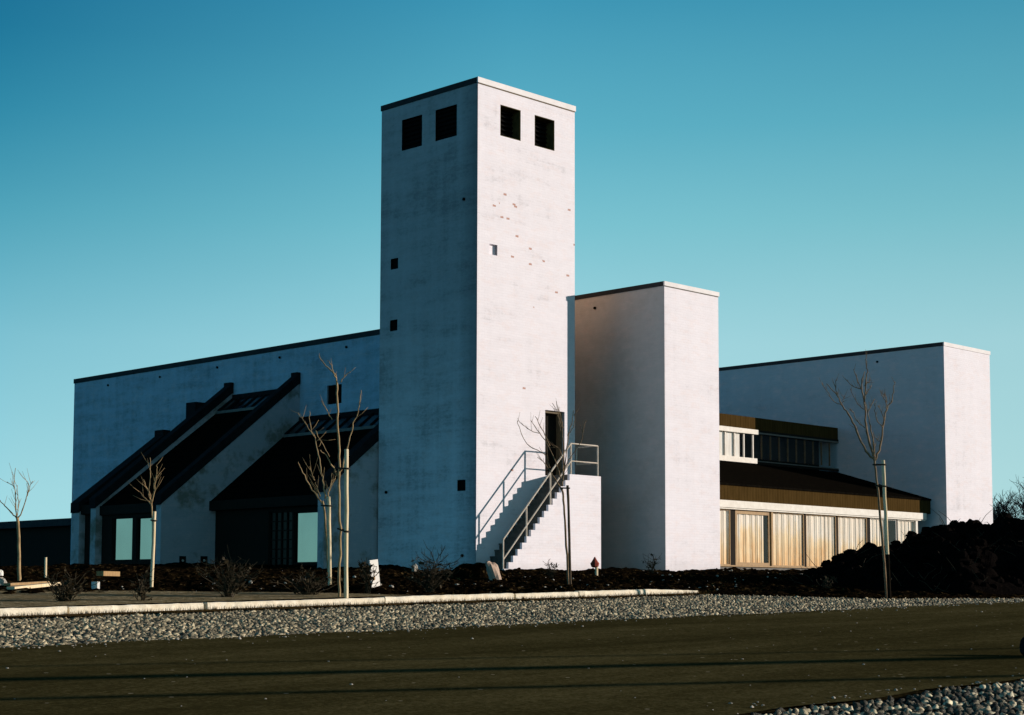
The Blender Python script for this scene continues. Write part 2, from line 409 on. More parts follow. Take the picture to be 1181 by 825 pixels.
# ------------------------------------------------------------------ bell tower
X0, Y0, TX1, TY1, TZ = 34.46, 35.46, 38.74, 39.83, 17.0
tower = thing('bell_tower', 'tall square white brick bell tower with two square belfry openings per face', 'tower', (X0, Y0, 2.2))
def rX(px): # opening in the shaded tower face, from its four sighted corners (tl, tr, br, bl)
    P = [onX(*p, X0) for p in px]
    return (min(P[1][1], P[2][1]) * .5 + max(P[1][1], P[2][1]) * .5, (P[0][1] + P[3][1]) / 2, (P[2][2] + P[3][2]) / 2, (P[0][2] + P[1][2]) / 2)
def rY(px):
    P = [onY(*p, Y0) for p in px]
    return ((P[0][0] + P[3][0]) / 2, (P[1][0] + P[2][0]) / 2, (P[2][2] + P[3][2]) / 2, (P[0][2] + P[1][2]) / 2)
bA = [rX([(463.3, 138.9), (486.8, 132.1), (486.8, 168.6), (463.5, 173.9)]), rX([(502.1, 127.3), (526.9, 120.3), (526.9, 156.9), (502.1, 162.7)])]
bB = [rY([(577, 120.9), (600.5, 127.3), (600.5, 162.9), (577, 156.3)]), rY([(616.6, 132.6), (639.5, 139.3), (639.5, 174.3), (616.6, 168.2)])]
sA = [rX([(450.4, 299), (459.2, 297.3), (459.2, 310), (450.6, 311.2)]), rX([(449.6, 369.4), (458.3, 368.5), (458.3, 381.4), (449.8, 382.2)]),
      rX([(527.4, 553.6), (536.9, 553.4), (536.9, 566.3), (527.4, 566.5)])]
sB = [rY([(564.6, 280.8), (573.6, 283.2), (573.6, 295.2), (564.6, 293.2)]) + (.10,)]
dd = rY([(628.7, 473.2), (651.1, 474.9), (651.1, 549), (628.7, 549)])
LZ = 5.2
door_h = (dd[0], dd[1], LZ, dd[3], .34)
mb = MB()
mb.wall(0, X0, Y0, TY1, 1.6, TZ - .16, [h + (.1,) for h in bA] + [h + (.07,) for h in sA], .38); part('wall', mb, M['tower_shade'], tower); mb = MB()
mb.wall(1, Y0, X0, TX1, 1.6, TZ - .16, bB + sB + [door_h], .38)
mb.quad((TX1, TY1, 1.6), (X0, TY1, 1.6), (X0, TY1, TZ - .16), (TX1, TY1, TZ - .16))
part('wall', mb, M['tower'], tower)
mb = MB(); mb.quad((TX1, Y0, 1.6), (TX1, TY1, 1.6), (TX1, TY1, TZ - .16), (TX1, Y0, TZ - .16)); part('wall', mb, M['warm_bounce'], tower)
mb = MB(); mb.box(X0 + .3, TX1 - .3, Y0 + .3, TY1 - .3, TZ - .5, TZ - .35); part('roof', mb, M['felt'], tower)
mb = MB(); mb.box(X0 - .025, X0 + .3, Y0 + .02, TY1 + .025, TZ - .17, TZ); o = part('coping', mb, M['edge_dark'], tower)
mb = MB(); mb.box(X0 - .025, TX1 + .025, Y0 - .03, Y0 + .018, TZ - .17, TZ); part('coping', mb, M['edge_white'], tower)
mb = MB(); mb.box(X0 + .01, TX1 - .01, Y0 - .014, Y0 + .015, TZ - .2, TZ - .173); part('shadow_line', mb, M['old_frame'], tower)  # dark strip painting the shadow under the coping
mb = MB(); mb.box(TX1 - .3, TX1 + .025, Y0 + .02, TY1 + .025, TZ - .165, TZ - .002); part('coping', mb, M['edge_white'], tower)
for i, h in enumerate(bA):
    m_ = MB(); m_.box(X0 + .1, X0 + .16, h[0], h[1], h[2], h[3])
    for k in range(7):
        z = h[2] + (k + .5) * (h[3] - h[2]) / 7
        m_.quad((X0 + .05, h[0], z - .05), (X0 + .05, h[1], z - .05), (X0 + .098, h[1], z + .05), (X0 + .098, h[0], z + .05))
    part('belfry_louvre', m_, M['void'], tower)
for i, h in enumerate(bB):
    m_ = MB(); m_.box(h[0], h[1], Y0 + .38, Y0 + .42, h[2], h[3])
    for k in range(7):
        z = h[2] + (k + .5) * (h[3] - h[2]) / 7
        m_.quad((h[0], Y0 + .29, z - .05), (h[1], Y0 + .29, z - .05), (h[1], Y0 + .37, z + .05), (h[0], Y0 + .37, z + .05))
    part('belfry_louvre', m_, M['void'], tower)
for h in sA:
    m_ = MB(); m_.box(X0 + .07, X0 + .1, h[0], h[1], h[2], h[3]); part('stair_window', m_, M['void'], tower)
h = sB[0]; m_ = MB(); m_.box(h[0], h[1], Y0 + .099, Y0 + .16, h[2], h[3]); part('blocked_window', m_, M['smooth'], tower)
m_ = MB(); m_.box(door_h[0], door_h[1], Y0 + .34, Y0 + .39, door_h[2], door_h[3])
for k in range(5):
    x = door_h[0] + (k + .5) * (door_h[1] - door_h[0]) / 5
    m_.box(x - .006, x + .006, Y0 + .33, Y0 + .345, door_h[2] + .02, door_h[3] - .02)
dr = part('door', m_, M['timber_dark'], tower)
m_ = MB(); m_.tube([(door_h[0] + .1, Y0 + .33, LZ + 1.05), (door_h[0] + .1, Y0 + .28, LZ + 1.05), (door_h[0] + .2, Y0 + .28, LZ + 1.05)], .012); part('handle', m_, M['rail'], dr)
m_ = MB()
m_.box(door_h[0] + .004, door_h[0] + .06, Y0 + .12, Y0 + .3, LZ, door_h[3] - .004); m_.box(door_h[1] - .07, door_h[1] - .004, Y0 + .1, Y0 + .3, LZ, door_h[3] - .004)
m_.box(door_h[0] + .06, door_h[1] - .07, Y0 + .1, Y0 + .3, door_h[3] - .07, door_h[3] - .004); part('door_frame', m_, M['old_frame'], tower)
def liner(h, axis, d, m):
    b = MB(); g, w_ = .002, .02
    def bx(u0, u1, z0, z1):
        if axis == 0: b.box(X0 + .004, X0 + d, u0, u1, z0, z1)
        else: b.box(u0, u1, Y0 + .004, Y0 + d, z0, z1)
    # recess shade painted as a joined dark casing: two jambs, head and sill
    bx(h[0] + g, h[0] + w_, h[2] + g, h[3] - g); bx(h[1] - w_, h[1] - g, h[2] + g, h[3] - g)
    bx(h[0] + w_, h[1] - w_, h[3] - w_, h[3] - g); bx(h[0] + w_, h[1] - w_, h[2] + g, h[2] + w_)
    part('recess_shade_liner', b, m, tower)
for h in bA: liner(h, 0, .095, M['void'])
for h in bB: liner(h, 1, .37, M['jamb_shade'])
for h in sA: liner(h, 0, .065, M['void'])
# weep pipes seen as small dark dots
def weeps(parent, pts, fn, axis):
    for p in pts:
        q = fn(*p); d = np.array([-.05, 0, 0]) if axis == 0 else np.array([0, -.05, 0])
        m_ = MB(); m_.tube([q - d * .4, q + d], .045, 8); part('weep_pipe', m_, M['void'], parent)
weeps(tower, [(535.6, 230), (533.6, 641), (446, 568)], lambda x, y: onX(x, y, X0), 0)

# ------------------------------------------------------------------ outside staircase up to the tower door
SY = 34.5
b0 = onY(583, 664, SY); nS = 16
sx0 = 34.66; zbase = 2.12
land_x0 = onY(657, 546, SY)[0]; land_x1 = onY(693, 548.6, SY)[0]
stair = thing('outdoor_staircase', 'white rendered outside staircase rising to the tower door with pale tube handrail', 'staircase', (sx0, SY, 2.1))
rise = (LZ - zbase) / nS; run = (land_x0 - sx0) / (nS - 1)
# side wall profile (stepped), tower side left open against the wall
prof = [(sx0, 1.5)]
pts = []
for k in range(nS):
    x = sx0 + k * run; z = zbase + (k + 1) * rise
    pts += [(x, z - rise), (x, z)]
poly = [(sx0, 1.5), (land_x1, 1.5), (land_x1, LZ)] + pts[::-1][:-1] + []
# split into a stepped cheek (white) and the treads
cheek = MB()
for k in range(nS):
    xa = sx0 + k * run; xb = sx0 + (k + 1) * run if k < nS - 1 else land_x1
    z = zbase + (k + 1) * rise
    cheek.box(xa, xb, SY, SY + .09, 1.5, z)
part('side_wall', cheek, M['smooth'], stair)
tr = MB()
for k in range(nS - 1):
    xa = sx0 + k * run; xb = sx0 + (k + 1) * run
    z = zbase + (k + 1) * rise
    tr.box(xa + .012, xb + .012, SY + .092, Y0 - .004, 1.5, z - .012)
    tr.box(xa - .012, xb + .012, SY + .094, Y0 - .006, z - .05, z - .004)
part('steps', tr, M['step'], stair)
lm = MB(); lm.box(land_x0 + .013, land_x1 - .003, SY + .092, Y0 - .004, 1.5, LZ - .006); part('landing', lm, M['step'], stair)
rail = thing_r = MB()
def ry(x, y): return onY(x, y, SY + .05)
RT = [ry(580.1, 622.5), ry(607, 586.8), ry(634.5, 547.8), ry(657.5, 514.5)]
slope_top = lambda X: RT[0][2] + (X - RT[0][0]) * (RT[3][2] - RT[0][2]) / (RT[3][0] - RT[0][0])
yR = SY + .045; rr = .026
xe = land_x1 - .1; xk = RT[3][0] + .03
zt = ry(659.5, 511.8)[2]; zm = ry(660, 532)[2]
top = [(RT[0][0], yR, slope_top(RT[0][0])), (xk, yR, zt), (xe, yR, zt)]
rail.tube(top, rr, 8)
midd = zt - zm
rail.tube([(RT[0][0], yR, slope_top(RT[0][0]) - midd - .05), (xk, yR, zm), (xe, yR, zm)], rr * .9, 8)
for X in (RT[0][0], RT[1][0], RT[2][0]):
    k = int((X - sx0) / run); zb = zbase + (k + 1) * rise
    rail.tube([(X, yR, zb - .03), (X, yR, slope_top(X))], rr, 8)
for X in (xk, xe): rail.tube([(X, yR, LZ - .03), (X, yR, zt)], rr, 8)
part('handrail', rail, M['rail'], stair)
m_ = MB()
m_.tube([(xe, yR + .03, zt), (xe, Y0 - .05, zt), (xe, Y0 - .04, zt - .03), (xe, Y0 - .04, zm + .03), (xe, Y0 - .05, zm), (xe, yR + .03, zm)], rr * .9, 8)
part('handrail', m_, M['rail'], stair)

# ------------------------------------------------------------------ middle block
CYb = 33.45
c = onY(766.1, 324.4, CYb); CXb, CZ = c[0], c[2]; CX1 = onY(828.3, 337, CYb)[0]
blk = thing('stair_block', 'plain windowless white block standing right of the tower, half its height', 'building', (CXb, CYb, 2.4))
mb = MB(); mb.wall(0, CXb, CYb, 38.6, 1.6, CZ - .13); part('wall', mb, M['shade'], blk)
mb = MB(); mb.wall(1, CYb, CXb, CX1, 1.6, CZ - .13)
mb.quad((CX1, CYb, 1.6), (CX1, 38.6, 1.6), (CX1, 38.6, CZ - .13), (CX1, CYb, CZ - .13))
mb.quad((CX1, 38.6, 1.6), (CXb, 38.6, 1.6), (CXb, 38.6, CZ - .13), (CX1, 38.6, CZ - .13))
part('wall', mb, M['smooth'], blk)
mb = MB(); mb.box(CXb + .05, CX1 - .05, CYb + .05, 40.4, CZ - .3, CZ - .14); part('roof', mb, M['felt'], blk)
mb = MB(); mb.box(CXb - .025, CXb + .3, CYb + .02, 38.6, CZ - .14, CZ); part('coping', mb, M['edge_dark'], blk)
mb = MB(); mb.box(CXb - .025, CX1 + .025, CYb - .03, CYb + .018, CZ - .14, CZ); part('coping', mb, M['edge_white'], blk)
mb = MB(); mb.box(CXb + .01, CX1 - .01, CYb - .012, CYb + .015, CZ - .165, CZ - .143); part('shadow_line', mb, M['concrete'], blk)  # coping shadow drawn as a dark strip here too
weeps(blk, [(686.5, 355.5)], lambda x, y: onX(x, y, CXb), 0)

# ------------------------------------------------------------------ left hall with its lean-to bays
XL, XF, ZL = 38.23, 32.36, 10.76
hall = thing('left_hall', 'long low white hall left of the tower with sloping black lean-to roofs', 'building', (XL, 52, 2.4))
wY = sorted((onX(377, 455, XL)[1], onX(394, 455, XL)[1])); wz = (onX(385, 466, XL)[2], onX(385, 444, XL)[2])
mb = MB(); mb.wall(0, XL, TY1 + .02, 64.2, 1.6, ZL - .18, [(wY[0], wY[1], wz[0], wz[1])], .06)
mb.quad((46, TY1 + .02, 1.6), (46, 64.2, 1.6), (46, 64.2, ZL - .18), (46, TY1 + .02, ZL - .18))
mb.quad((46, 64.2, 1.6), (XL, 64.2, 1.6), (XL, 64.2, ZL - .18), (46, 64.2, ZL - .18))
mb.wall(1, TY1 + .02, XL, 46, 1.6, ZL - .18)
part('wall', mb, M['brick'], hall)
mb = MB(); mb.box(XL + .05, 45.9, TY1 + .1, 64.1, ZL - .4, ZL - .2); part('roof', mb, M['felt'], hall)
mb = MB(); mb.box(XL - .03, XL + .3, TY1 + .03, 64.23, ZL - .19, ZL); part('coping', mb, M['edge_dark'], hall)
m_ = MB(); m_.box(XL + .06, XL + .1, wY[0], wY[1], wz[0], wz[1]); wf = part('window', m_, M['void'], hall)
weeps(hall, [(125, 444.5), (185, 435), (251, 424), (323, 412.5), (400, 400.5)], lambda x, y: onX(x, y, XL), 0)
sl = (9.60 - 4.95) / (XL - XF)
def wedge(y0, th, zf, zw, xw, xf=XF):
    s_ = (zw - zf) / (xw - xf)
    w_ = MB(); w_.prismY([(xf, 1.7), (xw, 1.7), (xw, zw - .36), (xf, zf - .36)], y0, y0 + th); part('buttress_wall', w_, M['bay'], hall)
    c_ = MB(); c_.prismY([(xf - .05, zf - .36 - .04), (xw, zw - .36 - .003), (xw, zw), (xf - .05, zf - .05 * s_)], y0 - .025, y0 + th + .025)
    part('sloping_coping', c_, M['felt'], hall)
wedge(39.9, .30, 5.05, 9.62, XL - .01)
wedge(48.6, .30, 4.97, 9.62, XL - .01)
wedge(52.7, .34, 4.99, 9.60, XL - .01)
pw = onY(193, 497, 53.9)
wedge(53.8, .5, 4.86, pw[2], pw[0])
def lump(x0, x1, y0, y1, z0, z1):
    m_ = MB(); m_.box(x0, x1, y0, y1, z0, z1); return m_
part('coping_end', lump(XL - .17, XL - .012, 48.565, 48.935, 9.2, 9.635), M['felt'], hall)
part('coping_end', lump(XL - .17, XL - .012, 52.665, 53.075, 9.2, 9.615), M['felt'], hall)
part('coping_end', lump(pw[0] - .28, pw[0] + .05, 53.77, 54.33, pw[2] - .5, pw[2] + .015), M['felt'], hall)
vn = onY(227, 475, 53.3); part('roof_vent', lump(vn[0] - .22, vn[0] + .22, 53.09, 53.7, vn[2] - .9, onY(227, 464.5, 53.3)[2]), M['felt'], hall)
# roofs of the three bays
def bay(y0, y1, xw, zw, xe_, ze, xfr, wins, door_=None, sky=None):
    th = .14
    r_ = MB(); r_.prismY([(xe_, ze - th), (xw, zw - th), (xw, zw), (xe_, ze)], y0 + .003, y1 - .003); part('bay_roof', r_, M['roof_sheet'], hall)
    s_ = (zw - ze) / (xw - xe_)
    holes = [tuple(w) for w in wins] + ([tuple(door_)] if door_ else [])
    f_ = MB(); f_.wall(0, xfr, y0, y1, 1.7, ze + (xfr - xe_) * s_ - th - .01, holes, .12); part('bay_front', f_, M['timber_dark'], hall)
    f_ = MB(); f_.box(xe_ - .04, xe_ + .12, y0 + .004, y1 - .004, ze - .32, ze + .012); part('fascia', f_, M['timber_dark'], hall)
    for w in wins:
        wf_ = MB(); wf_.box(xfr + .085, xfr + .1, w[0], w[1], w[2], w[3]); wo = part('window', wf_, M['sky_glass'], hall)
        g_ = MB()
        for a in (w[0], w[1] - .05): g_.box(xfr + .03, xfr + .084, a, a + .05, w[2], w[3])
        for a in (w[2], w[3] - .05): g_.box(xfr + .03, xfr + .084, w[0] + .05, w[1] - .05, a, a + .05)
        part('frame', g_, M['timber_dark'], wo)
    if sky:
        n, dx = sky
        p0 = (xw - .05); p1 = xw - dx
        zf = lambda x, k=.0: zw - (xw - x) * s_ + k
        g_ = MB(); g_.prismY([(p1, zf(p1, .01)), (p0, zf(p0, .01)), (p0, zf(p0, .06)), (p1, zf(p1, .06))], y0 + .06, y1 - .06)
        so = part('rooflight', g_, M['skylight'], hall)
        b_ = MB()
        for k in range(n + 1):
            y = y0 + .08 + (y1 - y0 - .16) * k / n
            b_.prismY([(p1, zf(p1, .062)), (p0, zf(p0, .062)), (p0, zf(p0, .12)), (p1, zf(p1, .12))], y - .018, y + .018)
        b_.prismY([(p0 - .02, zf(p0, .0)), (p0 + .045, zf(p0, .0)), (p0 + .045, zf(p0, .22)), (p0 - .02, zf(p0, .22))], y0 + .05, y1 - .05)
        part('glazing_bars', b_, M['felt'], so)
        l_ = MB(); l_.prismY([(p1 - .05, zf(p1 - .05, .0)), (p1 - .004, zf(p1, .0)), (p1 - .004, zf(p1, .07)), (p1 - .05, zf(p1 - .05, .05))], y0 + .06, y1 - .06)
        part('sill_flashing', l_, M['concrete'], so)
w3 = sorted((onX(339, 600, 34.59)[1], onX(370, 600, 34.59)[1])); d3 = sorted((onX(310, 600, 34.59)[1], onX(337, 600, 34.59)[1]))
bay(40.2, 48.6, XL - .01, 7.80, 34.35, 4.76, 34.59, [(w3[0], w3[1], 2.56, 4.27)], (d3[0], d3[1], 2.42, 4.31), (14, .72))
g_ = MB(); g_.box(34.67, 34.69, d3[0], d3[1], 2.42, 4.31); do = part('glazed_door', g_, M['dim_glass'], hall)
g_ = MB()
for k in range(5):
    y = d3[0] + k * (d3[1] - d3[0] - .04) / 4; g_.box(34.63, 34.668, y, y + .04, 2.42, 4.31)
for k in range(7):
    z = 2.42 + k * (1.89 - .04) / 6; g_.box(34.635, 34.667, d3[0] + .003, d3[1] - .003, z, z + .035)
part('lattice', g_, M['timber_dark'], do)
y2 = [onX(x, 600, 32.6)[1] for x in (129, 152.3, 157, 175.5)]
bay(48.9, 52.7, XL - .01, 8.95, 32.55, 4.66, 32.62, [(y2[1], min(y2[0], 52.66), 2.70, 4.24), (y2[3], y2[2], 2.70, 4.21)], None, (7, .75))
bay(53.04, 53.8, pw[0], pw[2] - .36, 32.45, 4.72, 32.6, [])
for px in ((206.8, 214.2), (231.2, 239)):
    a = onY(px[0], 641.5, 48.6); b_ = onY(px[1], 650.5, 48.6)
    m_ = MB(); m_.box(a[0], b_[0], 48.585, 48.598, b_[2], a[2]); gp = part('wall_lamp', m_, M['void'], hall)
    m_ = MB(); cx_ = (a[0] + b_[0]) / 2; cz_ = (a[2] + b_[2]) / 2 - .02
    m_.tube([(cx_, 48.584, cz_), (cx_, 48.55, cz_)], [.045, .03], 10); part('lens', m_, M['rail'], gp)

# low dark outbuilding beyond the left hall
lw = thing('low_outbuilding', 'long low dark flat roofed building at the far left behind a young tree', 'building', (39.4, 80, 2.5))
mb = MB(); mb.box(39.4, 50, 64.4, 110, 1.6, 4.52); part('wall', mb, M['timber_dark'], lw)
mb = MB(); mb.box(39.0, 50, 64.35, 110.2, 4.525, 4.84); part('roof', mb, M['edge_dark'], lw)
for k in range(9):
    y = 66 + k * 4.6; mb = MB(); mb.box(39.35, 39.396, y, y + .12, 2.3, 4.52); part('post', mb, M['void'], lw)

# ------------------------------------------------------------------ glazed wing
YW, YC, XR = 34.7, 38.88, 58.40
wing = thing('glazed_wing', 'low glazed wing with brown board fascias and sunlit curtains behind its windows', 'building', (45, YW, 2.4))
xl = 42.6
zS, zT0, zT1, zF = 2.52, 4.50, 4.74, 5.27
mb = MB(); mb.box(xl, XR - .01, YW + .02, YC - .4, 1.6, zS); part('plinth', mb, M['concrete'], wing)
mb = MB(); mb.box(xl, XR - .45, YW - .14, YW + .1, zT0, zT1); mb.box(xl, XR - .45, YW - .09, YW + .08, zT0 - .05, zT0 - .003); part('trim_board', mb, M['white_paint'], wing)
mb = MB(); mb.box(xl, XR - .006, YW - .06, YW + .05, zT1 + .003, zF); part('fascia', mb, M['brown_clad'], wing)
mb = MB(); mb.prismX([(YW - .1, zF - .02), (YW - .1, zF + .05), (YC + .02, 6.58), (YC + .02, 6.45)][::-1], xl, XR - .008); part('lower_roof', mb, M['roof_sheet'], wing)
# ground floor windows: posts and panels at 2 m centres
posts = [(45.70, 45.96, .1, 'timber_dark'), (49.98, 50.10, .04, 'timber_dark'), (51.99, 52.11, .04, 'timber_dark'), (54.02, 54.24, .1, 'timber_dark'), (56.05, 56.13, .06, 'timber_dark'), (47.96, 48.06, .1, 'brown_wood')]
for a, b_, d, mm in posts:
    m_ = MB(); m_.box(a, b_, YW + (.04 if mm == 'timber_dark' else -.02), YW + .05 + d, zS + .055, zT0 - .052); part('window_post', m_, M[mm], wing)
m_ = MB(); m_.box(xl, XR - .6, YW - .06, YW + .16, zS + .003, zS + .05); part('window_sill', m_, M['brown_wood'], wing)
m_ = MB(); m_.box(57.36, 57.5, YW - .02, YW + .2, zS + .055, zT0 - .052); part('window_post', m_, M['white_paint'], wing)
edges = [(43.4, 45.69), (45.97, 47.955), (48.065, 49.975), (50.105, 51.985), (52.115, 54.015), (54.245, 56.035), (56.145, 57.355)]
for i, (a, b_) in enumerate(edges):
    z0, z1 = zS + .055, zT0 - .055
    fr = MB(); t_ = .10 if i == 1 else .028
    fr.box(a, a + t_, YW + .03, YW + .07, z0, z1); fr.box(b_ - t_, b_, YW + .03, YW + .07, z0, z1)
    fr.box(a + t_, b_ - t_, YW + .032, YW + .068, z1 - t_ * 1.3, z1); fr.box(a + t_, b_ - t_, YW + .032, YW + .068, z0, z0 + t_)
    if i == 5: fr.box(55.30, 55.36, YW + .032, YW + .068, z0 + t_, z1 - t_ * 1.3)
    wo = part('window', fr, M['brown_wood' if i not in (5, 6) else 'white_paint'], wing)
    g_ = MB(); g_.quad((a + t_, YW + .05, z0 + t_), (b_ - t_, YW + .05, z0 + t_), (b_ - t_, YW + .05, z1 - t_), (a + t_, YW + .05, z1 - t_)); part('pane', g_, M['glass'], wo)
    cu = MB(); xs = np.arange(a + .02, b_ - .02, .02); ph = rng.uniform(0, 6)
    if i == 1: xs = xs[xs < b_ - .3]
    if i == 5: xs = xs[(xs < 55.28)]
    def cy_(x): return YW + .098 + .018 * math.sin(x * 22 + ph + 2.4 * math.sin(x * 2.3 + ph)) + .006 * math.sin(x * 73 + 2 * math.sin(x * 5 + ph))
    for xa, xb in zip(xs, xs[1:]):
        cu.quad((xa, cy_(xa), z0), (xb, cy_(xb), z0), (xb, cy_(xb), z1 + .02), (xa, cy_(xa), z1 + .02))
    part('curtain', cu, M['curtain'], wing, True)
mb = MB(); mb.box(xl, XR - .02, YW + 1.2, YW + 1.3, zS, zT0); part('inner_wall', mb, M['timber_dark'], wing)
# clerestory
zc = [6.60, 6.80, 7.73, 7.91, 8.39]
mb = MB(); mb.box(xl, XR - .012, YC - .02, YC + .06, zc[3] + .003, zc[4]); part('fascia', mb, M['brown_clad'], wing)
XB = 52.76
for z0, z1 in ((zc[2], zc[3]), (zc[0], zc[1])):
    mb = MB(); mb.box(xl, XB + (.1 if z0 > 7 else 0), YC - .1, YC + .06, z0, z1); part('trim_board', mb, M['white_paint'], wing)
    mb = MB(); mb.box(XB + .11, XR - .014, YC - .05, YC + .05, z0 + (.10 if z0 > 7 else .0), z1 - (0 if z0 > 7 else .12)); part('trim_board', mb, M['timber_dark'], wing)
    mb = MB(); mb.box(XB + .11, XR - .016, YC - .06, YC + .05, z0 + (.04 if z0 > 7 else .09), z0 + (.095 if z0 > 7 else .12)); part('trim_strip', mb, M['concrete'], wing)
mb = MB(); mb.box(xl, XR - .01, YC + .062, 46, zc[4] - .2, zc[4] - .03); part('upper_roof', mb, M['felt'], wing)
mb = MB(); mb.box(xl, XR - .02, YC + .9, YC + 1., zc[0], zc[3]); part('inner_wall', mb, M['timber_dark'], wing)
xm = [46.6 + .572 * k for k in range(20)]
xm = [50.88 + .578 * k for k in range(-8, 14)]
for a, b_ in zip(xm, xm[1:]):
    e = .03 if a < XB + .05 else .016
    fr = MB(); fr.box(a - e, a + e, YC - .015, YC + .05, zc[1] + .002, zc[2] - .002); wo = part('clerestory_window', fr, M['white_paint' if a < XB + .05 else 'old_frame'], wing)
    g_ = MB(); g_.quad((a + .03, YC + .02, zc[1]), (b_ - .03, YC + .02, zc[1]), (b_ - .03, YC + .02, zc[2]), (a + .03, YC + .02, zc[2])); part('pane', g_, M['glass'], wo)
cu = MB(); xs = np.arange(46.4, 51.85, .02)
def c2(x): return YC + .056 + .003 * math.sin(x * 30)
for xa, xb in zip(xs, xs[1:]): cu.quad((xa, c2(xa), zc[1]), (xb, c2(xb), zc[1]), (xb, c2(xb), zc[2]), (xa, c2(xa), zc[2]))
part('curtain', cu, M['curtain_white'], wing, True)

# ------------------------------------------------------------------ right hall
RY, RZ, RX1 = 33.94, 11.44, 61.97
rh = thing('right_hall', 'plain white hall at the far right rising above the dark mound and the glazed wing', 'building', (XR, RY, 2.5))
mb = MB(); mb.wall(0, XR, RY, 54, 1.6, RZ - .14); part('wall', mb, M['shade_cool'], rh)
mb = MB(); mb.wall(1, RY, XR, RX1, 1.6, RZ - .14)
mb.quad((RX1, RY, 1.6), (RX1, 54, 1.6), (RX1, 54, RZ - .14), (RX1, RY, RZ - .14)); mb.quad((RX1, 54, 1.6), (XR, 54, 1.6), (XR, 54, RZ - .14), (RX1, 54, RZ - .14))
part('wall', mb, M['smooth'], rh)
mb = MB(); mb.box(XR + .05, RX1 - .05, RY + .05, 53.9, RZ - .35, RZ - .16); part('roof', mb, M['felt'], rh)
mb = MB(); mb.box(XR - .025, XR + .3, RY + .02, 54, RZ - .15, RZ); part('coping', mb, M['edge_dark'], rh)
mb = MB(); mb.box(XR - .025, RX1 + .025, RY - .03, RY + .018, RZ - .15, RZ); part('coping', mb, M['edge_white'], rh)
weeps(rh, [(1012, 417.5)], lambda x, y: onX(x, y, XR), 0)

# ------------------------------------------------------------------ ground
def grid(xs, ys, zf, wob=None):
    XX, YY = np.meshgrid(xs, ys, indexing='ij'); ZZ = zf(XX, YY)
    v = np.stack([XX, YY, ZZ], -1).reshape(-1, 3); n, m = len(xs), len(ys)
    i = (np.arange(n - 1)[:, None] * m + np.arange(m - 1)).ravel()
    f = np.stack([i, i + m, i + m + 1, i + 1], -1).tolist()
    b = MB(); b.v = [tuple(p) for p in v]; b.f = f; return b
def far_axis(lo, hi, near_lo, near_hi, step):
    a = list(np.arange(near_lo, near_hi + .01, step))
    l = []; x = near_lo; s = step
    while x > lo: s *= 1.5; x -= s; l.append(x)
    r = []; x = a[-1]; s = step
    while x < hi: s *= 1.5; x += s; r.append(x)
    return np.array(l[::-1] + a + r)
struct('ground', grid(far_axis(-1500, 1800, -10, 80, 2.), far_axis(-1500, 1800, -10, 80, 2.), lambda X, Y: gz(X, Y) - .035), M['soil_far'])

# value noise for heights
def vnoise(X, Y, s, seed):
    r = np.random.default_rng(seed); T = r.random((256, 256))
    x, y = X / s, Y / s; xi, yi = np.floor(x).astype(int), np.floor(y).astype(int); fx, fy = x - xi, y - yi
    fx = fx * fx * (3 - 2 * fx); fy = fy * fy * (3 - 2 * fy); g = lambda a, b: T[a % 256, b % 256]
    return (g(xi, yi) * (1 - fx) + g(xi + 1, yi) * fx) * (1 - fy) + (g(xi, yi + 1) * (1 - fx) + g(xi + 1, yi + 1) * fx) * fy

yfar = lambda X: 18.0 - .028 * (X - 10) + .10 * np.sin(X * .7) * .4 + .06 * np.sin(X * 2.3)
ynear = lambda X: 8.62 + .05 * np.sin(X * .9) + .05 * np.sin(X * 2.7)
KY = 23.05
ycob = lambda x: np.interp(x, [29., 30.2, 31.2, 34., 38., 46., 70.], [KY - .1, 21.2, 19.8, 18.4, 17.6, 17.0, 16.6])
def strip(xs, ya, yb, n, lift):
    b = MB()
    T = np.linspace(0, 1, n)
    for x in xs:
        for t in T:
            y = ya(x) * (1 - t) + yb(x) * t; b.v.append((x, y, float(gz(x, y)) + lift))
    for i in range(len(xs) - 1):
        for j in range(n - 1):
            k = i * n + j; b.f.append((k, k + n, k + n + 1, k + 1))
    return b
xs_ = np.concatenate([np.arange(-60, 5, 2.), np.arange(5, 45, .25), np.arange(45, 140, 2.)])
struct('road', strip(xs_, ynear, yfar, 24, .0), M['asphalt'])
struct('cobble_bed', strip(xs_, lambda x: yfar(x) + .0, lambda x: max(float(ycob(x)) + .05, yfar(x) + .02), 10, -.03), M['joint'])
struct('near_cobble_bed', strip(xs_, lambda x: 2. + 0 * x, lambda x: ynear(x), 10, -.03), M['joint'])

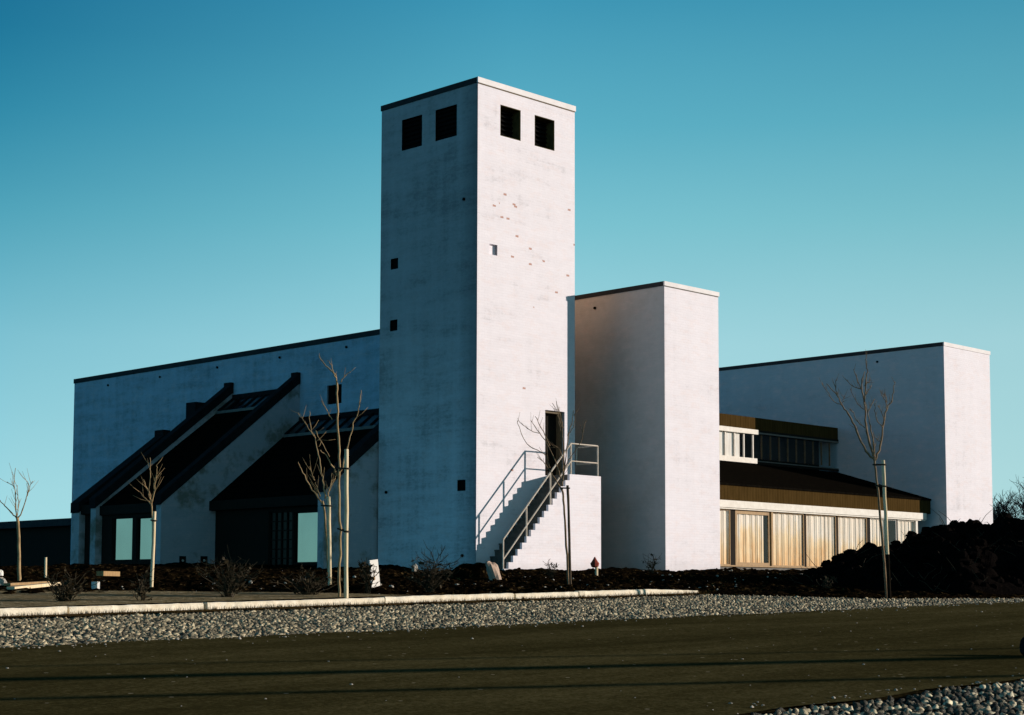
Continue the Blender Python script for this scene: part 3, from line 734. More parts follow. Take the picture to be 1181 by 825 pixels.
# cobblestones: rounded field stones, every one its own lump in a single paving surface
def stones(name, region, pitch, seed, size=1.0, mt='cobble'):
    r = np.random.default_rng(seed)
    x0, x1, ya, yb = region  # rows of stones laid along the road
    C = []
    row = 0; y = min(float(np.min(ya(np.array([x0, x1])))), 50)
    ymax = float(np.max(yb(np.array([x0, x1])))) + .3
    y -= .3
    while y < ymax:
        x = x0 + (row % 2) * pitch * .5
        while x < x1:
            w = pitch * r.uniform(.75, 1.9)
            cx, cy = x + w / 2, y + r.normal(0, pitch * .10)
            if ya(cx) + .03 < cy < yb(cx) - .03 and r.random() > .02:
                C.append((cx, cy, w * .47 * size, pitch * .85 * r.uniform(.36, .54) * size, pitch * r.uniform(.2, .42), r.normal(0, .18)))
            x += w
        y += pitch * .86; row += 1
    C = np.array(C)
    nu, rings = 8, [(1., -.2), (.92, .42), (.62, .86), (0., 1.)]
    n = len(C)
    vs = []; 
    ang = np.arange(nu) * 2 * math.pi / nu
    for k, (rr_, zz) in enumerate(rings):
        cnt = nu if rr_ > 0 else 1
        a = ang[:cnt][None, :] + r.normal(0, .1, (n, cnt))
        # squarish super-ellipse outline with irregular corners
        ca, sa = np.cos(a), np.sin(a)
        sq = (np.abs(ca) ** 3 + np.abs(sa) ** 3) ** (-1 / 3)
        rad = rr_ * (sq * r.normal(1, .07, (n, cnt)))
        lx = C[:, 2:3] * rad * ca; ly = C[:, 3:4] * rad * sa
        rot = C[:, 5:6]
        X = C[:, 0:1] + lx * np.cos(rot) - ly * np.sin(rot); Y = C[:, 1:2] + lx * np.sin(rot) + ly * np.cos(rot)
        tilt = r.normal(0, .42, (n, 1)) * lx + r.normal(0, .36, (n, 1)) * ly
        Z = gz(C[:, 0:1], C[:, 1:2]) - .04 + zz * C[:, 4:5] + tilt * max(zz, 0) + r.normal(0, .004, (n, cnt))
        vs.append(np.stack([X, Y, Z], -1))
    V = np.concatenate(vs, 1); per = V.shape[1]
    base = np.arange(n)[:, None] * per
    fq = []
    for k in range(2):
        for j in range(nu):
            l = (j + 1) % nu; fq.append([k * nu + j, k * nu + l, (k + 1) * nu + l, (k + 1) * nu + j])
    ft = [[2 * nu + j, 2 * nu + (j + 1) % nu, 3 * nu] for j in range(nu)]
    fq, ft = np.array(fq), np.array(ft)
    FQ = (base[:, :, None] + fq[None]).reshape(-1, 4); FT = (base[:, :, None] + ft[None]).reshape(-1, 3)
    faces = FQ.tolist() + FT.tolist()
    rv = r.random((n, 2))
    uq = np.repeat(rv, len(fq) * 4, 0); ut = np.repeat(rv, len(ft) * 3, 0)
    o = raw_obj(name, V.reshape(-1, 3), faces, M[mt], None, True, np.concatenate([uq, ut]))
    o['kind'] = 'structure'
    return o
stones('cobblestone_strip', (4., 46., yfar, lambda x: ycob(x) - .03), .092, 5, .95)
stones('near_cobblestones', (8., 26., lambda x: 4.5 + 0 * x, ynear), .11, 6, .84, 'cobble_near')

# soil beds and gravel path behind the kerb
def bed_h(X, Y):
    n = .16 * (vnoise(X, Y, 1.7, 1) - .5) + .09 * (vnoise(X, Y, .55, 2) - .5) + .07 * (vnoise(X, Y, .2, 3) - .5) + .06 * (vnoise(X, Y, .09, 4) - .5)
    yc = np.where(X < 29.2, KY + .35, ycob(X))
    edge = np.clip((Y - yc) / .8, 0, 1)
    return gz(X, Y) + .015 + edge * (.04 + n) - .25 * (Y < np.where(X < 29.2, KY + .1, ycob(X) - .12))
struct('soil_bed', grid(np.arange(8, 64, .11), np.arange(17.4, 44, .11), bed_h), M['soil'], False)
pathline = [onG(0, 689), onG(150, 689.5), onG(250, 690.5), onG(350, 691.5), onG(430, 693.5), onG(520, 697)]
px_ = [p[0] for p in pathline]; py_ = [p[1] for p in pathline]
def ypath(x):
    x = np.asarray(x, float)
    return np.maximum(np.interp(x, [0] + px_, [py_[0] + 4] + py_), KY + .2) + .12 * np.sin(x * 1.3)
struct('gravel_path', strip(np.arange(6, px_[-1], .2), lambda x: KY + .17, lambda x: float(ypath(x)), 12, .13), M['path'])
# dead grass fringe between kerb and cobbles, as a thin verge plus tufts
struct('grass_verge', strip(np.arange(4, 46, .12), lambda x: KY - .42 + .1 * math.sin(x * 3.1) + .07 * math.sin(x * 7.7), lambda x: KY - .02, 6, .012), M['verge'])

# kerb: long granite stones with open joints
kb = MB(); xk = 4.0; r_ = random.Random(5)
kend = onG(806, 684.5)[0]
while xk < kend - .4:
    L = r_.uniform(1.2, 2.6); x1 = min(xk + L, kend); gap = r_.choice([.012, .015, .02, .10])
    dz = r_.uniform(-.012, .012); dy = r_.uniform(-.015, .015)
    n = max(3, int((x1 - xk) / .12)); T = np.linspace(xk + gap / 2, x1 - gap / 2, n); i0 = len(kb.v)
    taper = 1.0
    for x in T:
        jz = r_.uniform(-.010, .010); jy = r_.uniform(-.010, .010)
        e = min(1., (kend - x) / 1.5) * .5 + .5
        z = float(gz(x, KY)); h_ = (.122 + dz * .6 + jz * .5) * (e if x > kend - 1.5 else 1)
        y = KY + dy
        for (a, b_) in ((jy, -.1), (jy + .004, h_ - .025), (jy + .022, h_), (.15 + jy, h_ + r_.uniform(-.006, .006)), (.165, h_ - .02), (.165, -.1)):
            kb.v.append((x, y + a, z + b_))
    for k in range(n - 1):
        for j in range(5):
            a = i0 + k * 6 + j; kb.f.append((a, a + 6, a + 7, a + 1))
    kb.f.append(tuple(i0 + j for j in range(6))); kb.f.append(tuple(i0 + (n - 1) * 6 + j for j in range(5, -1, -1)))
    xk = x1
struct('kerb', kb, M['kerb'])

# dead grass tufts (uncountable)
def blades(name, n, xa, xb, yf, h, m, seed, w=.006, lift=0.):
    r = np.random.default_rng(seed); b = MB()
    for _ in range(n):
        x = r.uniform(xa, xb); y = yf(x, r); z = float(gz(x, y)) + lift; a = r.uniform(0, 6.28); l = h * r.uniform(.4, 1.3)
        dx, dy = math.cos(a), math.sin(a); t = r.uniform(.1, .8)
        p = (x + dx * l * t, y + dy * l * t, z + l)
        b.quad((x - dy * w, y + dx * w, z - .02), (x + dy * w, y - dx * w, z - .02), p)
    o = part(name, b, m); o['kind'] = 'stuff'; o['label'] = 'withered grass tufts along the foot of the pale kerb'; o['category'] = 'grass'; return o
blades('dead_grass', 5200, 5, 34, lambda x, r: KY - .03 - abs(r.normal(0, .12)), .07, M['verge'], 21)
# clods and litter of stones on the bare soil (uncountable)
def clods(name, n, seed, m, smin, smax, reg, label, cat, zf=None):
    r = np.random.default_rng(seed); b = MB()
    ico = [(0, 0, 1), (.89, 0, .45), (.28, .85, .45), (-.72, .53, .45), (-.72, -.53, .45), (.28, -.85, .45), (.72, .53, -.45), (-.28, .85, -.45), (-.89, 0, -.45), (-.28, -.85, -.45), (.72, -.53, -.45), (0, 0, -1)]
    fi = [(0, 1, 2), (0, 2, 3), (0, 3, 4), (0, 4, 5), (0, 5, 1), (1, 6, 2), (2, 7, 3), (3, 8, 4), (4, 9, 5), (5, 10, 1), (2, 6, 7), (3, 7, 8), (4, 8, 9), (5, 9, 10), (1, 10, 6), (6, 11, 7), (7, 11, 8), (8, 11, 9), (9, 11, 10), (10, 11, 6)]
    for _ in range(n):
        x, y = reg(r); s = smin * (smax / smin) ** (r.random() ** 2); i = len(b.v)
        z = float((zf or bed_h)(np.array(x), np.array(y)))
        sx, sy, sz = s * r.uniform(.7, 1.4), s * r.uniform(.7, 1.4), s * r.uniform(.45, .9)
        for q in ico:
            j = r.uniform(.75, 1.2); b.v.append((x + q[0] * sx * j, y + q[1] * sy * j, z + q[2] * sz * j + s * .15))
        b.f += [tuple(i + k for k in t) for t in fi]
    o = part(name, b, m); o['kind'] = 'stuff'; o['label'] = label; o['category'] = cat; return o
def reg_soil(r):
    while True:
        x, y = r.uniform(14, 50), KY + .3 + abs(r.normal(0, 5.5))
        if y < 37 and y > (ypath(x) if x < px_[-1] else KY + .3): return x, y
clods('soil_clods', 4200, 31, M['soil'], .015, .065, reg_soil, 'dark clods of earth strewn over the bare soil', 'soil')
def reg_edge(r):
    x = r.uniform(7, 40)
    if r.random() < .65: return x, float(yfar(x)) - abs(r.normal(0, .22))
    if r.random() < .6: return x, float(ynear(x)) + abs(r.normal(0, .25))
    return x, r.uniform(9, 17.5)
clods('loose_grit', 900, 33, M['stone'], .006, .024, reg_edge, 'loose grit washed onto the edges of the asphalt', 'grit', gz)
clods('gravel_litter', 520, 32, M['stone'], .012, .055, reg_soil, 'small pale stones scattered over the bare soil', 'gravel')

# ------------------------------------------------------------------ dark mound on the right
sil = [(905, 668), (925, 660), (945, 651), (965, 639), (985, 629), (1000, 632), (1020, 626), (1040, 622), (1052, 616), (1062, 612), (1080, 612), (1100, 604), (1112, 606), (1120, 602), (1135, 604),
       (1145, 601), (1160, 598), (1181, 600), (1230, 592), (1300, 575), (1400, 560), (1600, 560), (1750, 600), (1850, 670)]  # unseen end beyond the right edge, raised to shade the visible slope
sx = [p[0] for p in sil]; sy = [p[1] for p in sil]
mv = []; pxs = np.concatenate([np.arange(900, 1240, 2.2), np.arange(1240, 1851, 10)]); dd_ = np.concatenate([np.arange(34.4, 47.2, .16), np.arange(47.2, 56, .8)])
for x in pxs:
    zt_ = onD(x, float(np.interp(x, sx, sy)) + 1.5, 44.)[2]
    for d in dd_:
        P = onD(x, 690, d); g = float(gz(P[0], P[1]))
        front = 38.2 + .4 * math.sin(x * .021) + .3 * math.sin(x * .06)
        t = np.clip((d - front) / (43.6 - front), 0, 1) if d < 44 else np.clip((55 - d) / 10., 0, 1)
        if P[1] < 19.: t *= max(0., (P[1] - 18.2) / .8)
        t = t ** .8 if d < 44 else t * t * (3 - 2 * t)
        mv.append((P[0], P[1], g - .06 + max(zt_ - g, 0) * t))
mv = np.array(mv); nn = len(dd_)
amp = np.clip((mv[:, 2] - gz(mv[:, 0], mv[:, 1])) * 1.2, 0, 1)
mv[:, 2] += amp * (.62 * (vnoise(mv[:, 0], mv[:, 1], .85, 41) - .72) + .34 * (vnoise(mv[:, 0], mv[:, 1], .36, 42) - .5) + .16 * (vnoise(mv[:, 0], mv[:, 1], .16, 43) - .5))
b = MB(); b.v = mv.tolist()
for i in range(len(pxs) - 1):
    for j in range(nn - 1):
        k = i * nn + j; b.f.append((k, k + nn, k + nn + 1, k + 1))
struct('earth_mound', b, M['mound'])
# lumps of turf tipped on the mound
b = MB(); r = np.random.default_rng(55)
for _ in range(1500):
    k = r.integers(0, len(mv) - 1); p = mv[k]
    if amp[k] < .25: continue
    s = r.uniform(.05, .17); i = len(b.v); nu = 6
    for zz, rr_ in ((-.5, .9), (.3, 1.), (.8, .55)):
        for a in range(nu):
            q = a * 2 * math.pi / nu + r.normal(0, .2); j = r.uniform(.7, 1.25)
            b.v.append((p[0] + s * rr_ * j * math.cos(q), p[1] + s * rr_ * j * math.sin(q), p[2] + s * zz * .8 * r.uniform(.8, 1.2)))
    for t in range(2):
        for a in range(nu):
            l = (a + 1) % nu; b.f.append((i + t * nu + a, i + t * nu + l, i + (t + 1) * nu + l, i + (t + 1) * nu + a))
    b.f.append(tuple(i + 2 * nu + a for a in range(nu)))
o = part('turf_lumps', b, M['mound']); o['kind'] = 'stuff'; o['label'] = 'rough black lumps of topsoil covering the mound'; o['category'] = 'soil'

b = MB(); r = np.random.default_rng(77)
for _ in range(420):
    k = r.integers(0, len(mv) - 1); p = mv[k]
    if amp[k] < .1: continue
    a = r.uniform(0, 6.28); L = r.uniform(.15, .6); e = np.array([math.cos(a) * .8, math.sin(a) * .8, r.uniform(.1, .9)]) * L
    b.tube([p + [0, 0, -.03], p + e * .5 + r.normal(0, .03, 3), p + e], [.009, .007, .004], 4, False)
o = part('dry_scrub', b, M['twig']); o['kind'] = 'stuff'; o['label'] = 'dry twigs and roots sticking out of the dark mound'; o['category'] = 'scrub'

# ------------------------------------------------------------------ young trees tied to stakes
def sprig(mb, pts, rad, r, n_side, ln, nodes=True):
    """side twigs and bud swellings on a branch"""
    P = [Vector(p) for p in pts]
    for _ in range(n_side * 2):
        k = r.integers(1, len(P)); a, b_ = P[k - 1], P[k]; t = r.random(); q = a.lerp(b_, t)
        d = (b_ - a).normalized(); side = Vector((r.normal(), r.normal(), r.normal() * .4 + .4)).normalized()
        e = (d * .9 + side * .8).normalized(); L = ln * r.uniform(.25, 1.2)
        m1 = q + e * L * .5 + Vector((0, 0, L * .05)); m2 = q + e * L + Vector((0, 0, L * .22))
        r0 = max(.005, rad[min(k, len(rad) - 1)] * .4)
        mb.tube([q, m1, m2], [r0, r0 * .8, r0 * .5], 5)
def polyline(px, D, r, spread=.35, dir_=None):
    """sighted polyline -> 3-D branch leaning gently in or out of the picture plane"""
    n = len(px); s = (r.uniform(-1, 1) if dir_ is None else dir_) * spread
    tot = [0]
    for a, b_ in zip(px, px[1:]): tot.append(tot[-1] + math.hypot(a[0] - b_[0], a[1] - b_[1]))
    return [onD(x, y, D + s * t / 40.) for (x, y), t in zip(px, tot)]
def densify(P, k=4, jit=.006, r=None):
    P = [np.array(p) for p in P]; out = []
    for i in range(len(P) - 1):
        p0 = P[max(i - 1, 0)]; p1 = P[i]; p2 = P[i + 1]; p3 = P[min(i + 2, len(P) - 1)]
        for j in range(k):
            t = j / k
            q = .5 * ((2 * p1) + (-p0 + p2) * t + (2 * p0 - 5 * p1 + 4 * p2 - p3) * t * t + (-p0 + 3 * p1 - 3 * p2 + p3) * t ** 3)
            if r is not None and (i or j): q = q + r.normal(0, jit, 3)
            out.append(q)
    out.append(P[-1]); return out
def young_tree(label, base, trunk, r_trunk, branches, stake=None, r_br=.022, mat_='bark', seed=0, twigs=3, tl=.3, ties=(), stake_mat='stake', foot=0.):
    r = np.random.default_rng(seed)
    B = onG(*base); D = depth(B)
    t = thing('young_tree', label, 'tree', B, 'young trees planted before the building')
    P = densify([onD(*p, D) for p in trunk], 4, .006, r); P[0] = P[0] - np.array([0, 0, .15])
    mb = MB(); R = np.linspace(r_trunk, r_trunk * .72, len(P)) * (1 + r.normal(0, .05, len(P))); mb.tube(P, list(R), 8); part('trunk', mb, M[mat_], t, True)
    cr_ = MB()
    for br in branches:
        px, r0 = (br[0], br[1]) if isinstance(br[0], list) else (br, r_br)
        Q = densify(polyline(px, D, r), 4, .008, r)
        r0 = r0 * .85; R = np.linspace(r0, max(.006, r0 * .3), len(Q)); R[::4] *= 1.18
        cr_.tube(Q, list(R), 6); sprig(cr_, Q, R, r, twigs, tl)
    part('crown', cr_, M[mat_], t, True)
    if stake:
        (xa, ya), (xb, yb), rs, lab = stake
        off = -.12
        P = [onD(xa, ya, D + off), onD(xb, yb, D + off)]; P[0][2] = min(P[0][2], float(gz(P[0][0], P[0][1]))) - .1
        st = MB(); n = 9; Q = [P[0] + (P[1] - P[0]) * k / (n - 1) + r.normal(0, .004, 3) for k in range(n)]
        st.tube(Q, [rs * (1 + r.normal(0, .03)) for _ in Q], 9)
        o = single('tree_stake', st, M[stake_mat], lab, 'stake', P[0], 'stakes supporting the young trees', True)
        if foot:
            fm = MB(); q1 = P[0] + (P[1] - P[0]) * foot; L = [P[0] + (q1 - P[0]) * k / 4 for k in range(5)]  # dark sleeve painting the shade on the lower stake
            fb = MB(); fb.tube(L, rs * 1.06, 9); fo = raw_obj('stake_shade', np.asarray(fb.v) - P[0], fb.f, M['foot'], None, True); fo.parent = o; fo['label'] = 'lower end of the stake darkened by painted shade'
        for ty in ties:
            # black tie looped round stake and trunk
            f_ = (ya - ty) / (ya - yb); c1 = P[0] + (P[1] - P[0]) * f_
            i = min(range(len(trunk) - 1), key=lambda k: abs((trunk[k][1] + trunk[k + 1][1]) / 2 - ty))
            (x1, y1), (x2, y2) = trunk[i], trunk[i + 1]; tt = (ty - y1) / (y2 - y1 + 1e-6); c2_ = onD(x1 + (x2 - x1) * tt, ty, D)
            m_ = MB(); u = (c2_ - c1); u[2] = 0; L = np.linalg.norm(u); u = u / (L + 1e-6); w = np.array([-u[1], u[0], 0]); ring = []
            for a in np.linspace(0, 2 * math.pi, 17):
                cc = c2_ if math.cos(a) > 0 else c1; rad_ = r_trunk + .012 if math.cos(a) > 0 else rs + .012
                ring.append(cc + u * rad_ * math.cos(a) + w * rad_ * math.sin(a))
            m_.tube(ring, .016, 5, False); part('tie', m_, M['rope'], t)
    return t
young_tree('small bare tree with pale wrapped stem at far left before the low dark building', (22, 673), [(22.5, 673), (22, 640), (21, 603), (20, 597)], .042,
    [[(20, 599), (14, 592), (6, 584), (0, 577), (-3, 571)], [(20, 598), (18, 585), (17.5, 570), (16.5, 555), (18, 540)], [(20.5, 598), (26, 588), (30, 576), (33, 566), (38, 555)],
     ([(19.5, 596), (21, 584), (20.5, 572), (20, 560)], .012), ([(31, 572), (33, 563), (32, 556)], .01), ([(17, 562), (13, 559), (8, 556)], .008)], None, .018, 'bark_pale', 1, 3, .3)
young_tree('young bare tree tied to a stake before the second sloping buttress wall', (176, 681), [(175.5, 681), (176, 640), (176, 600), (174.5, 582)], .022,
    [[(174.5, 584), (172, 570), (173, 550), (173, 528)], [(174, 582), (168, 575), (160, 567)], [(175, 580), (179, 560), (181, 545), (181, 536)], ([(173, 572), (169, 562), (165, 553)], .012), ([(177, 568), (178, 556), (179.5, 548)], .01)],
    ((174.3, 680), (178.6, 590), .036, 'pale pine stake beside the bare tree at the second buttress'), .017, 'bark_pale', 2, 3, .28, (600,))
young_tree('forking bare tree with a pale stake before the entrance bay window', (379, 682), [(380.5, 681), (377, 630), (374, 590), (372, 578)], .028,
    [[(371.5, 581), (364, 571), (356, 557), (347, 541), (344, 533)], [(375, 575), (373, 560), (370, 540), (366, 520), (363, 505), (358, 492), (357, 474)], [(369, 573), (366, 564), (364, 556)],
     ([(363, 554), (360, 547), (357, 538)], .012), [(378, 574), (381, 560), (383, 546)], ([(381, 566), (384, 556), (387, 549)], .012), ([(362, 503), (355, 493), (350, 485), (342, 476)], .011), ([(364, 497), (371, 510), (380, 527)], .012)],
    ((381, 681), (379, 573), .04, 'thick pale stake left of the pair before the entrance bay'), .021, 'bark_pale', 3, 2, .3, (583,))
young_tree('tallest bare tree, thin and straight, with a stake just behind the kerb', (391.5, 697), [(391.5, 697), (391, 660), (392.5, 620), (391, 580), (391, 545), (391, 520), (390, 490), (389, 460), (388.5, 440)], .024,
    [[(388.5, 442), (387, 434), (378, 424), (372, 417), (368, 411)], ([(388, 436), (384, 428), (381, 420), (378, 416)], .012), ([(393, 441), (398, 434), (404, 429)], .010),
     [(391, 552), (396, 535), (401, 517), (407, 492), (412, 478), (415, 466), (416.5, 450)], [(389, 549), (383, 537), (376, 526), (370, 519)], ([(383, 484), (377, 473), (370, 462)], .010)],
    ((399, 697), (399.6, 518), .04, 'tall pale stake beside the tallest thin tree at the kerb'), .017, 'bark_pale', 4, 1, .25, (540, 610))
Z5 = lambda x, y: (590 + x / 5.89, 460 + y / 5.89)
young_tree('bare tree with a spreading crown in front of the staircase and tower door', (656, 678), [(655.5, 678), (654, 640), (651.5, 600), (649.5, 572), (648.5, 564)], .028,
    [[Z5(345, 625), Z5(295, 545), Z5(230, 440), Z5(175, 398)], [Z5(335, 540), Z5(300, 430), Z5(240, 300), Z5(190, 235), Z5(130, 145)], ([Z5(260, 320), Z5(215, 220), Z5(160, 120)], .014),
     ([Z5(262, 470), Z5(225, 380), Z5(120, 320), Z5(70, 250), Z5(40, 150)], .012), ([Z5(190, 235), Z5(110, 205), Z5(48, 150)], .010), [Z5(345, 590), Z5(350, 480), Z5(355, 350), Z5(345, 230), Z5(318, 110), Z5(278, 30)],
     ([Z5(350, 200), Z5(330, 110), Z5(305, 18)], .012), [Z5(350, 560), Z5(365, 440), Z5(385, 250), Z5(405, 180), Z5(420, 80)], ([Z5(380, 250), Z5(420, 190), Z5(432, 100)], .012), ([Z5(355, 480), Z5(400, 400), Z5(470, 290), Z5(495, 170), Z5(510, 150)], .010),
     ([Z5(350, 400), Z5(320, 340), Z5(285, 330)], .010), ([Z5(335, 220), Z5(320, 150), Z5(312, 90)], .010)],
    ((658.3, 677), (654.8, 560), .03, 'dark slim stake in front of the white staircase side wall'), .018, 'bark', 5, 2, .3, (563,), 'dark_stake')
Z6 = lambda x, y: (930 + x / 5.158, 400 + y / 5.158)
young_tree('bare tree with four upright limbs and a half shaded stake before the right hall', (1023, 690), [(1023, 690), (1020, 650), (1014, 580), (1009, 535), (1008, 529)], .03,
    [([Z6(405, 675), Z6(355, 620), Z6(300, 500), Z6(250, 400), Z6(210, 340), Z6(178, 280), Z6(120, 220)], .03), ([Z6(208, 342), Z6(175, 335), Z6(130, 280), Z6(92, 217)], .012), ([Z6(185, 285), Z6(175, 240), Z6(183, 185)], .010), ([Z6(212, 335), Z6(222, 310), Z6(229, 293)], .008),
     ([Z6(400, 650), Z6(370, 560), Z6(355, 460), Z6(350, 380), Z6(335, 270), Z6(330, 200), Z6(348, 150)], .03), ([Z6(345, 330), Z6(355, 220), Z6(363, 150), Z6(355, 110), Z6(358, 65)], .018), ([Z6(325, 255), Z6(300, 190), Z6(280, 135)], .012), ([Z6(325, 250), Z6(270, 230), Z6(228, 188)], .014), ([Z6(350, 372), Z6(310, 345), Z6(262, 250)], .012),
     ([Z6(350, 485), Z6(310, 450), Z6(270, 380), Z6(258, 370)], .011), ([Z6(365, 390), Z6(390, 345), Z6(407, 308)], .011), ([Z6(345, 300), Z6(365, 265), Z6(387, 235)], .010), ([Z6(345, 235), Z6(370, 210), Z6(385, 195)], .010),
     ([Z6(405, 660), Z6(400, 580), Z6(380, 470), Z6(365, 390), Z6(350, 330)], .022), ([Z6(410, 675), Z6(440, 590), Z6(460, 460), Z6(475, 380), Z6(505, 330), Z6(515, 270), Z6(528, 210)], .026), ([Z6(478, 370), Z6(470, 320), Z6(445, 280)], .012), ([Z6(480, 330), Z6(470, 300), Z6(468, 285)], .01),
     ([Z6(452, 480), Z6(425, 440), Z6(410, 380), Z6(406, 340)], .012), ([Z6(460, 440), Z6(445, 390), Z6(428, 348)], .010), ([Z6(440, 565), Z6(415, 550), Z6(400, 520)], .010)],
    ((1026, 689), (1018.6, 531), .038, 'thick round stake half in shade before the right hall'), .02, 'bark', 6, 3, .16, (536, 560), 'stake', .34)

# ------------------------------------------------------------------ distant bare trees at the right edge
def far_tree(px, D, h, seed, label):
    r = np.random.default_rng(seed); B = onD(px, 688, D); B[2] = float(gz(B[0], B[1]))
    t = thing('bare_tree', label, 'tree', B, 'distant bare trees beyond the mound')
    tk = MB(); cr_ = MB()
    def grow(p, d, L, rad, lev, mb_):
        n = 4; P = [np.array(p)]; dd2 = np.array(d)
        for k in range(n):
            dd2 = dd2 + r.normal(0, .13, 3); dd2 /= np.linalg.norm(dd2); P.append(P[-1] + dd2 * L / n)
        R = list(np.linspace(rad, rad * .62, n + 1)); mb_.tube(P, R, 6 if lev < 2 else 4, lev < 2)
        if lev >= 5: return
        for k in range(4 if lev else 5):
            q = P[r.integers(2, n + 1)] if k else P[-1]
            s = r.normal(0, 1, 3); s[2] = abs(s[2]) * .5; s /= np.linalg.norm(s)
            e = dd2 * .7 + s * .75; e[2] += .08; e /= np.linalg.norm(e)
            grow(q, e, L * r.uniform(.62, .82), rad * .58, lev + 1, cr_)
    grow(B - np.array([0, 0, .3]), (0, 0, 1), h * .27, h * .022, 0, tk)
    part('trunk', tk, M['far_bark'], t); part('crown', cr_, M['far_bark'], t)
far_tree(1163, 120, 9.6, 3, 'bare tree nearest to the corner of the right hall')
far_tree(1180, 128, 10.2, 9, 'bare tree at the very right edge of the picture beyond the mound')
far_tree(1152, 150, 10., 14, 'smaller distant bare tree tight behind the right hall corner')

# ------------------------------------------------------------------ shrubs
def shrub(label, px, w, h, seed, n=26, lit=False, leaves=0):
    r = np.random.default_rng(seed); B = onG(*px)
    t = thing('bare_shrub', label, 'shrub', B, 'bare shrubs planted along the kerb')
    mb = MB(); lf = MB()
    for _ in range(n):
        a = r.uniform(0, 6.28); sp_ = r.uniform(.1, 1.) * w; hh = h * r.uniform(.5, 1.)
        p0 = B + np.array([r.normal(0, .04), r.normal(0, .04), -.04])
        p3 = B + np.array([math.cos(a) * sp_, math.sin(a) * sp_, hh])
        p1 = B + np.array([math.cos(a) * sp_ * .25, math.sin(a) * sp_ * .25, hh * .45]) + r.normal(0, .03, 3)
        Q = densify([p0, p1, p3], 4, .012, r); R = np.linspace(.011, .005, len(Q)); mb.tube(Q, list(R), 4, False)
        for _k in range(4):
            i = r.integers(3, len(Q)); d = r.normal(0, 1, 3); d[2] = abs(d[2]) * .5; d /= np.linalg.norm(d)
            L = h * r.uniform(.12, .35); mb.tube([Q[i], Q[i] + d * L * .6, Q[i] + d * L + np.array([0, 0, L * .2])], [.005, .0045, .004], 4, False)
            for _l in range(leaves):
                q = Q[i] + d * L * r.uniform(.2, 1.); s = r.uniform(.012, .03); u = r.normal(0, s, 3); v_ = r.normal(0, s, 3)
                lf.quad(q - u, q + v_, q + u, q - v_)
    part('stems', mb, M['twig'], t)
    if leaves: part('leaves', lf, M['leaf'], t)
shrub('tangled dark shrub on the path left of the centre bay', (265, 697), .62, .80, 1, 40, leaves=1)
shrub('low rounded dark shrub just left of the tallest tree', (354, 694), .66, .55, 2, 40, leaves=1)
shrub('thin shrub with one upright stem below the second tree', (164, 702), .2, .62, 3, 10, leaves=2)
shrub('dim low shrub on the path near the far left tree', (74, 703), .6, .60, 4, 30, leaves=1)
shrub('bushy shrub in front of the tower corner with bright stem', (495, 687), .62, .72, 5, 44, leaves=1)
shrub('small twiggy shrub beside the tilted white sign board', (424, 692), .22, .8, 6, 12, leaves=2)
shrub('sparse weed at the foot of the staircase side wall', (637, 671), .22, .55, 7, 9, leaves=1)
shrub('low weed at the foot of the middle block', (752, 664), .22, .7, 8, 10, leaves=1)
shrub('low withered tuft below the right hall mound', (954, 684), .14, .34, 9, 16, leaves=1)
# the branching bare bush whose twigs show against the blue tower face
def zz(x, y): return (420 + x / 6.561, 620 + y / 6.561)
r9 = np.random.default_rng(9); Bb = onG(501, 680); Db = depth(Bb)
tb = thing('bare_bush', 'bare dark bush with wide spreading twigs against the blue tower wall', 'shrub', Bb)
mb = MB()
for q, r0 in [([(490, 430), (500, 370), (530, 290), (555, 210)], .018), ([(555, 215), (560, 150), (590, 110)], .011), ([(555, 215), (520, 180), (470, 150), (430, 110)], .011), ([(550, 220), (500, 200), (440, 160), (400, 155)], .01),
              ([(560, 210), (610, 205), (660, 195), (710, 180)], .010), ([(560, 200), (600, 160), (640, 130)], .009), ([(545, 240), (590, 235), (640, 250)], .008), ([(530, 180), (505, 110), (470, 70)], .008), ([(540, 250), (480, 240), (430, 235)], .009), ([(575, 170), (580, 120), (610, 80)], .007), ([(500, 190), (470, 190), (420, 200)], .007), ([(620, 200), (660, 215), (690, 205)], .006)]:
    Q = densify(polyline([zz(*p) for p in q], Db, r9), 3, .008, r9); R = np.linspace(r0, .006, len(Q)); mb.tube(Q, list(R), 5); sprig(mb, Q, R, r9, 3, .16)
part('stems', mb, M['twig'], tb)

# ------------------------------------------------------------------ small things lying about
def rock(name, px, w, h, seed, m, label, cat, dz=0., group=None, lean=0.):
    r = np.random.default_rng(seed); B = onG(*px); b = MB(); nu, nv = 14, 9
    ph = r.uniform(0, 6, 6)
    for j in range(nv):
        f_ = j / (nv - 1); v_ = (f_ - .5) * math.pi
        for i in range(nu):
            u = i * 2 * math.pi / nu
            n = 1 + .14 * math.sin(2 * u + ph[0]) + .12 * math.sin(3 * u + ph[1] + 2 * v_) + .1 * math.sin(3 * v_ + ph[2]) + r.normal(0, .035)
            b.v.append((B[0] + w * .5 * n * math.cos(v_) ** .7 * math.cos(u), B[1] + w * .42 * n * math.cos(v_) ** .7 * math.sin(u), B[2] + h * (.45 + .55 * math.sin(v_) * n) + dz))
            if lean: q = b.v[-1]; k = (q[2] - B[2]) * lean; b.v[-1] = (q[0] - RIGHT[0] * k, q[1] - RIGHT[1] * k, q[2])
    for j in range(nv - 1):
        for i in range(nu):
            l = (i + 1) % nu; b.f.append((j * nu + i, j * nu + l, (j + 1) * nu + l, (j + 1) * nu + i))
    return single(name, b, m, label, cat, B, group)
rock('boulder', (573, 671), .40, .46, 3, M['boulder'], 'upright pinkish rubble stone at the bottom of the staircase', 'rock', lean=.35)
rock('broken_stone', (478, 664), .2, .3, 4, M['stone'], 'pale broken stone in the soil in front of the tower base', 'rock')
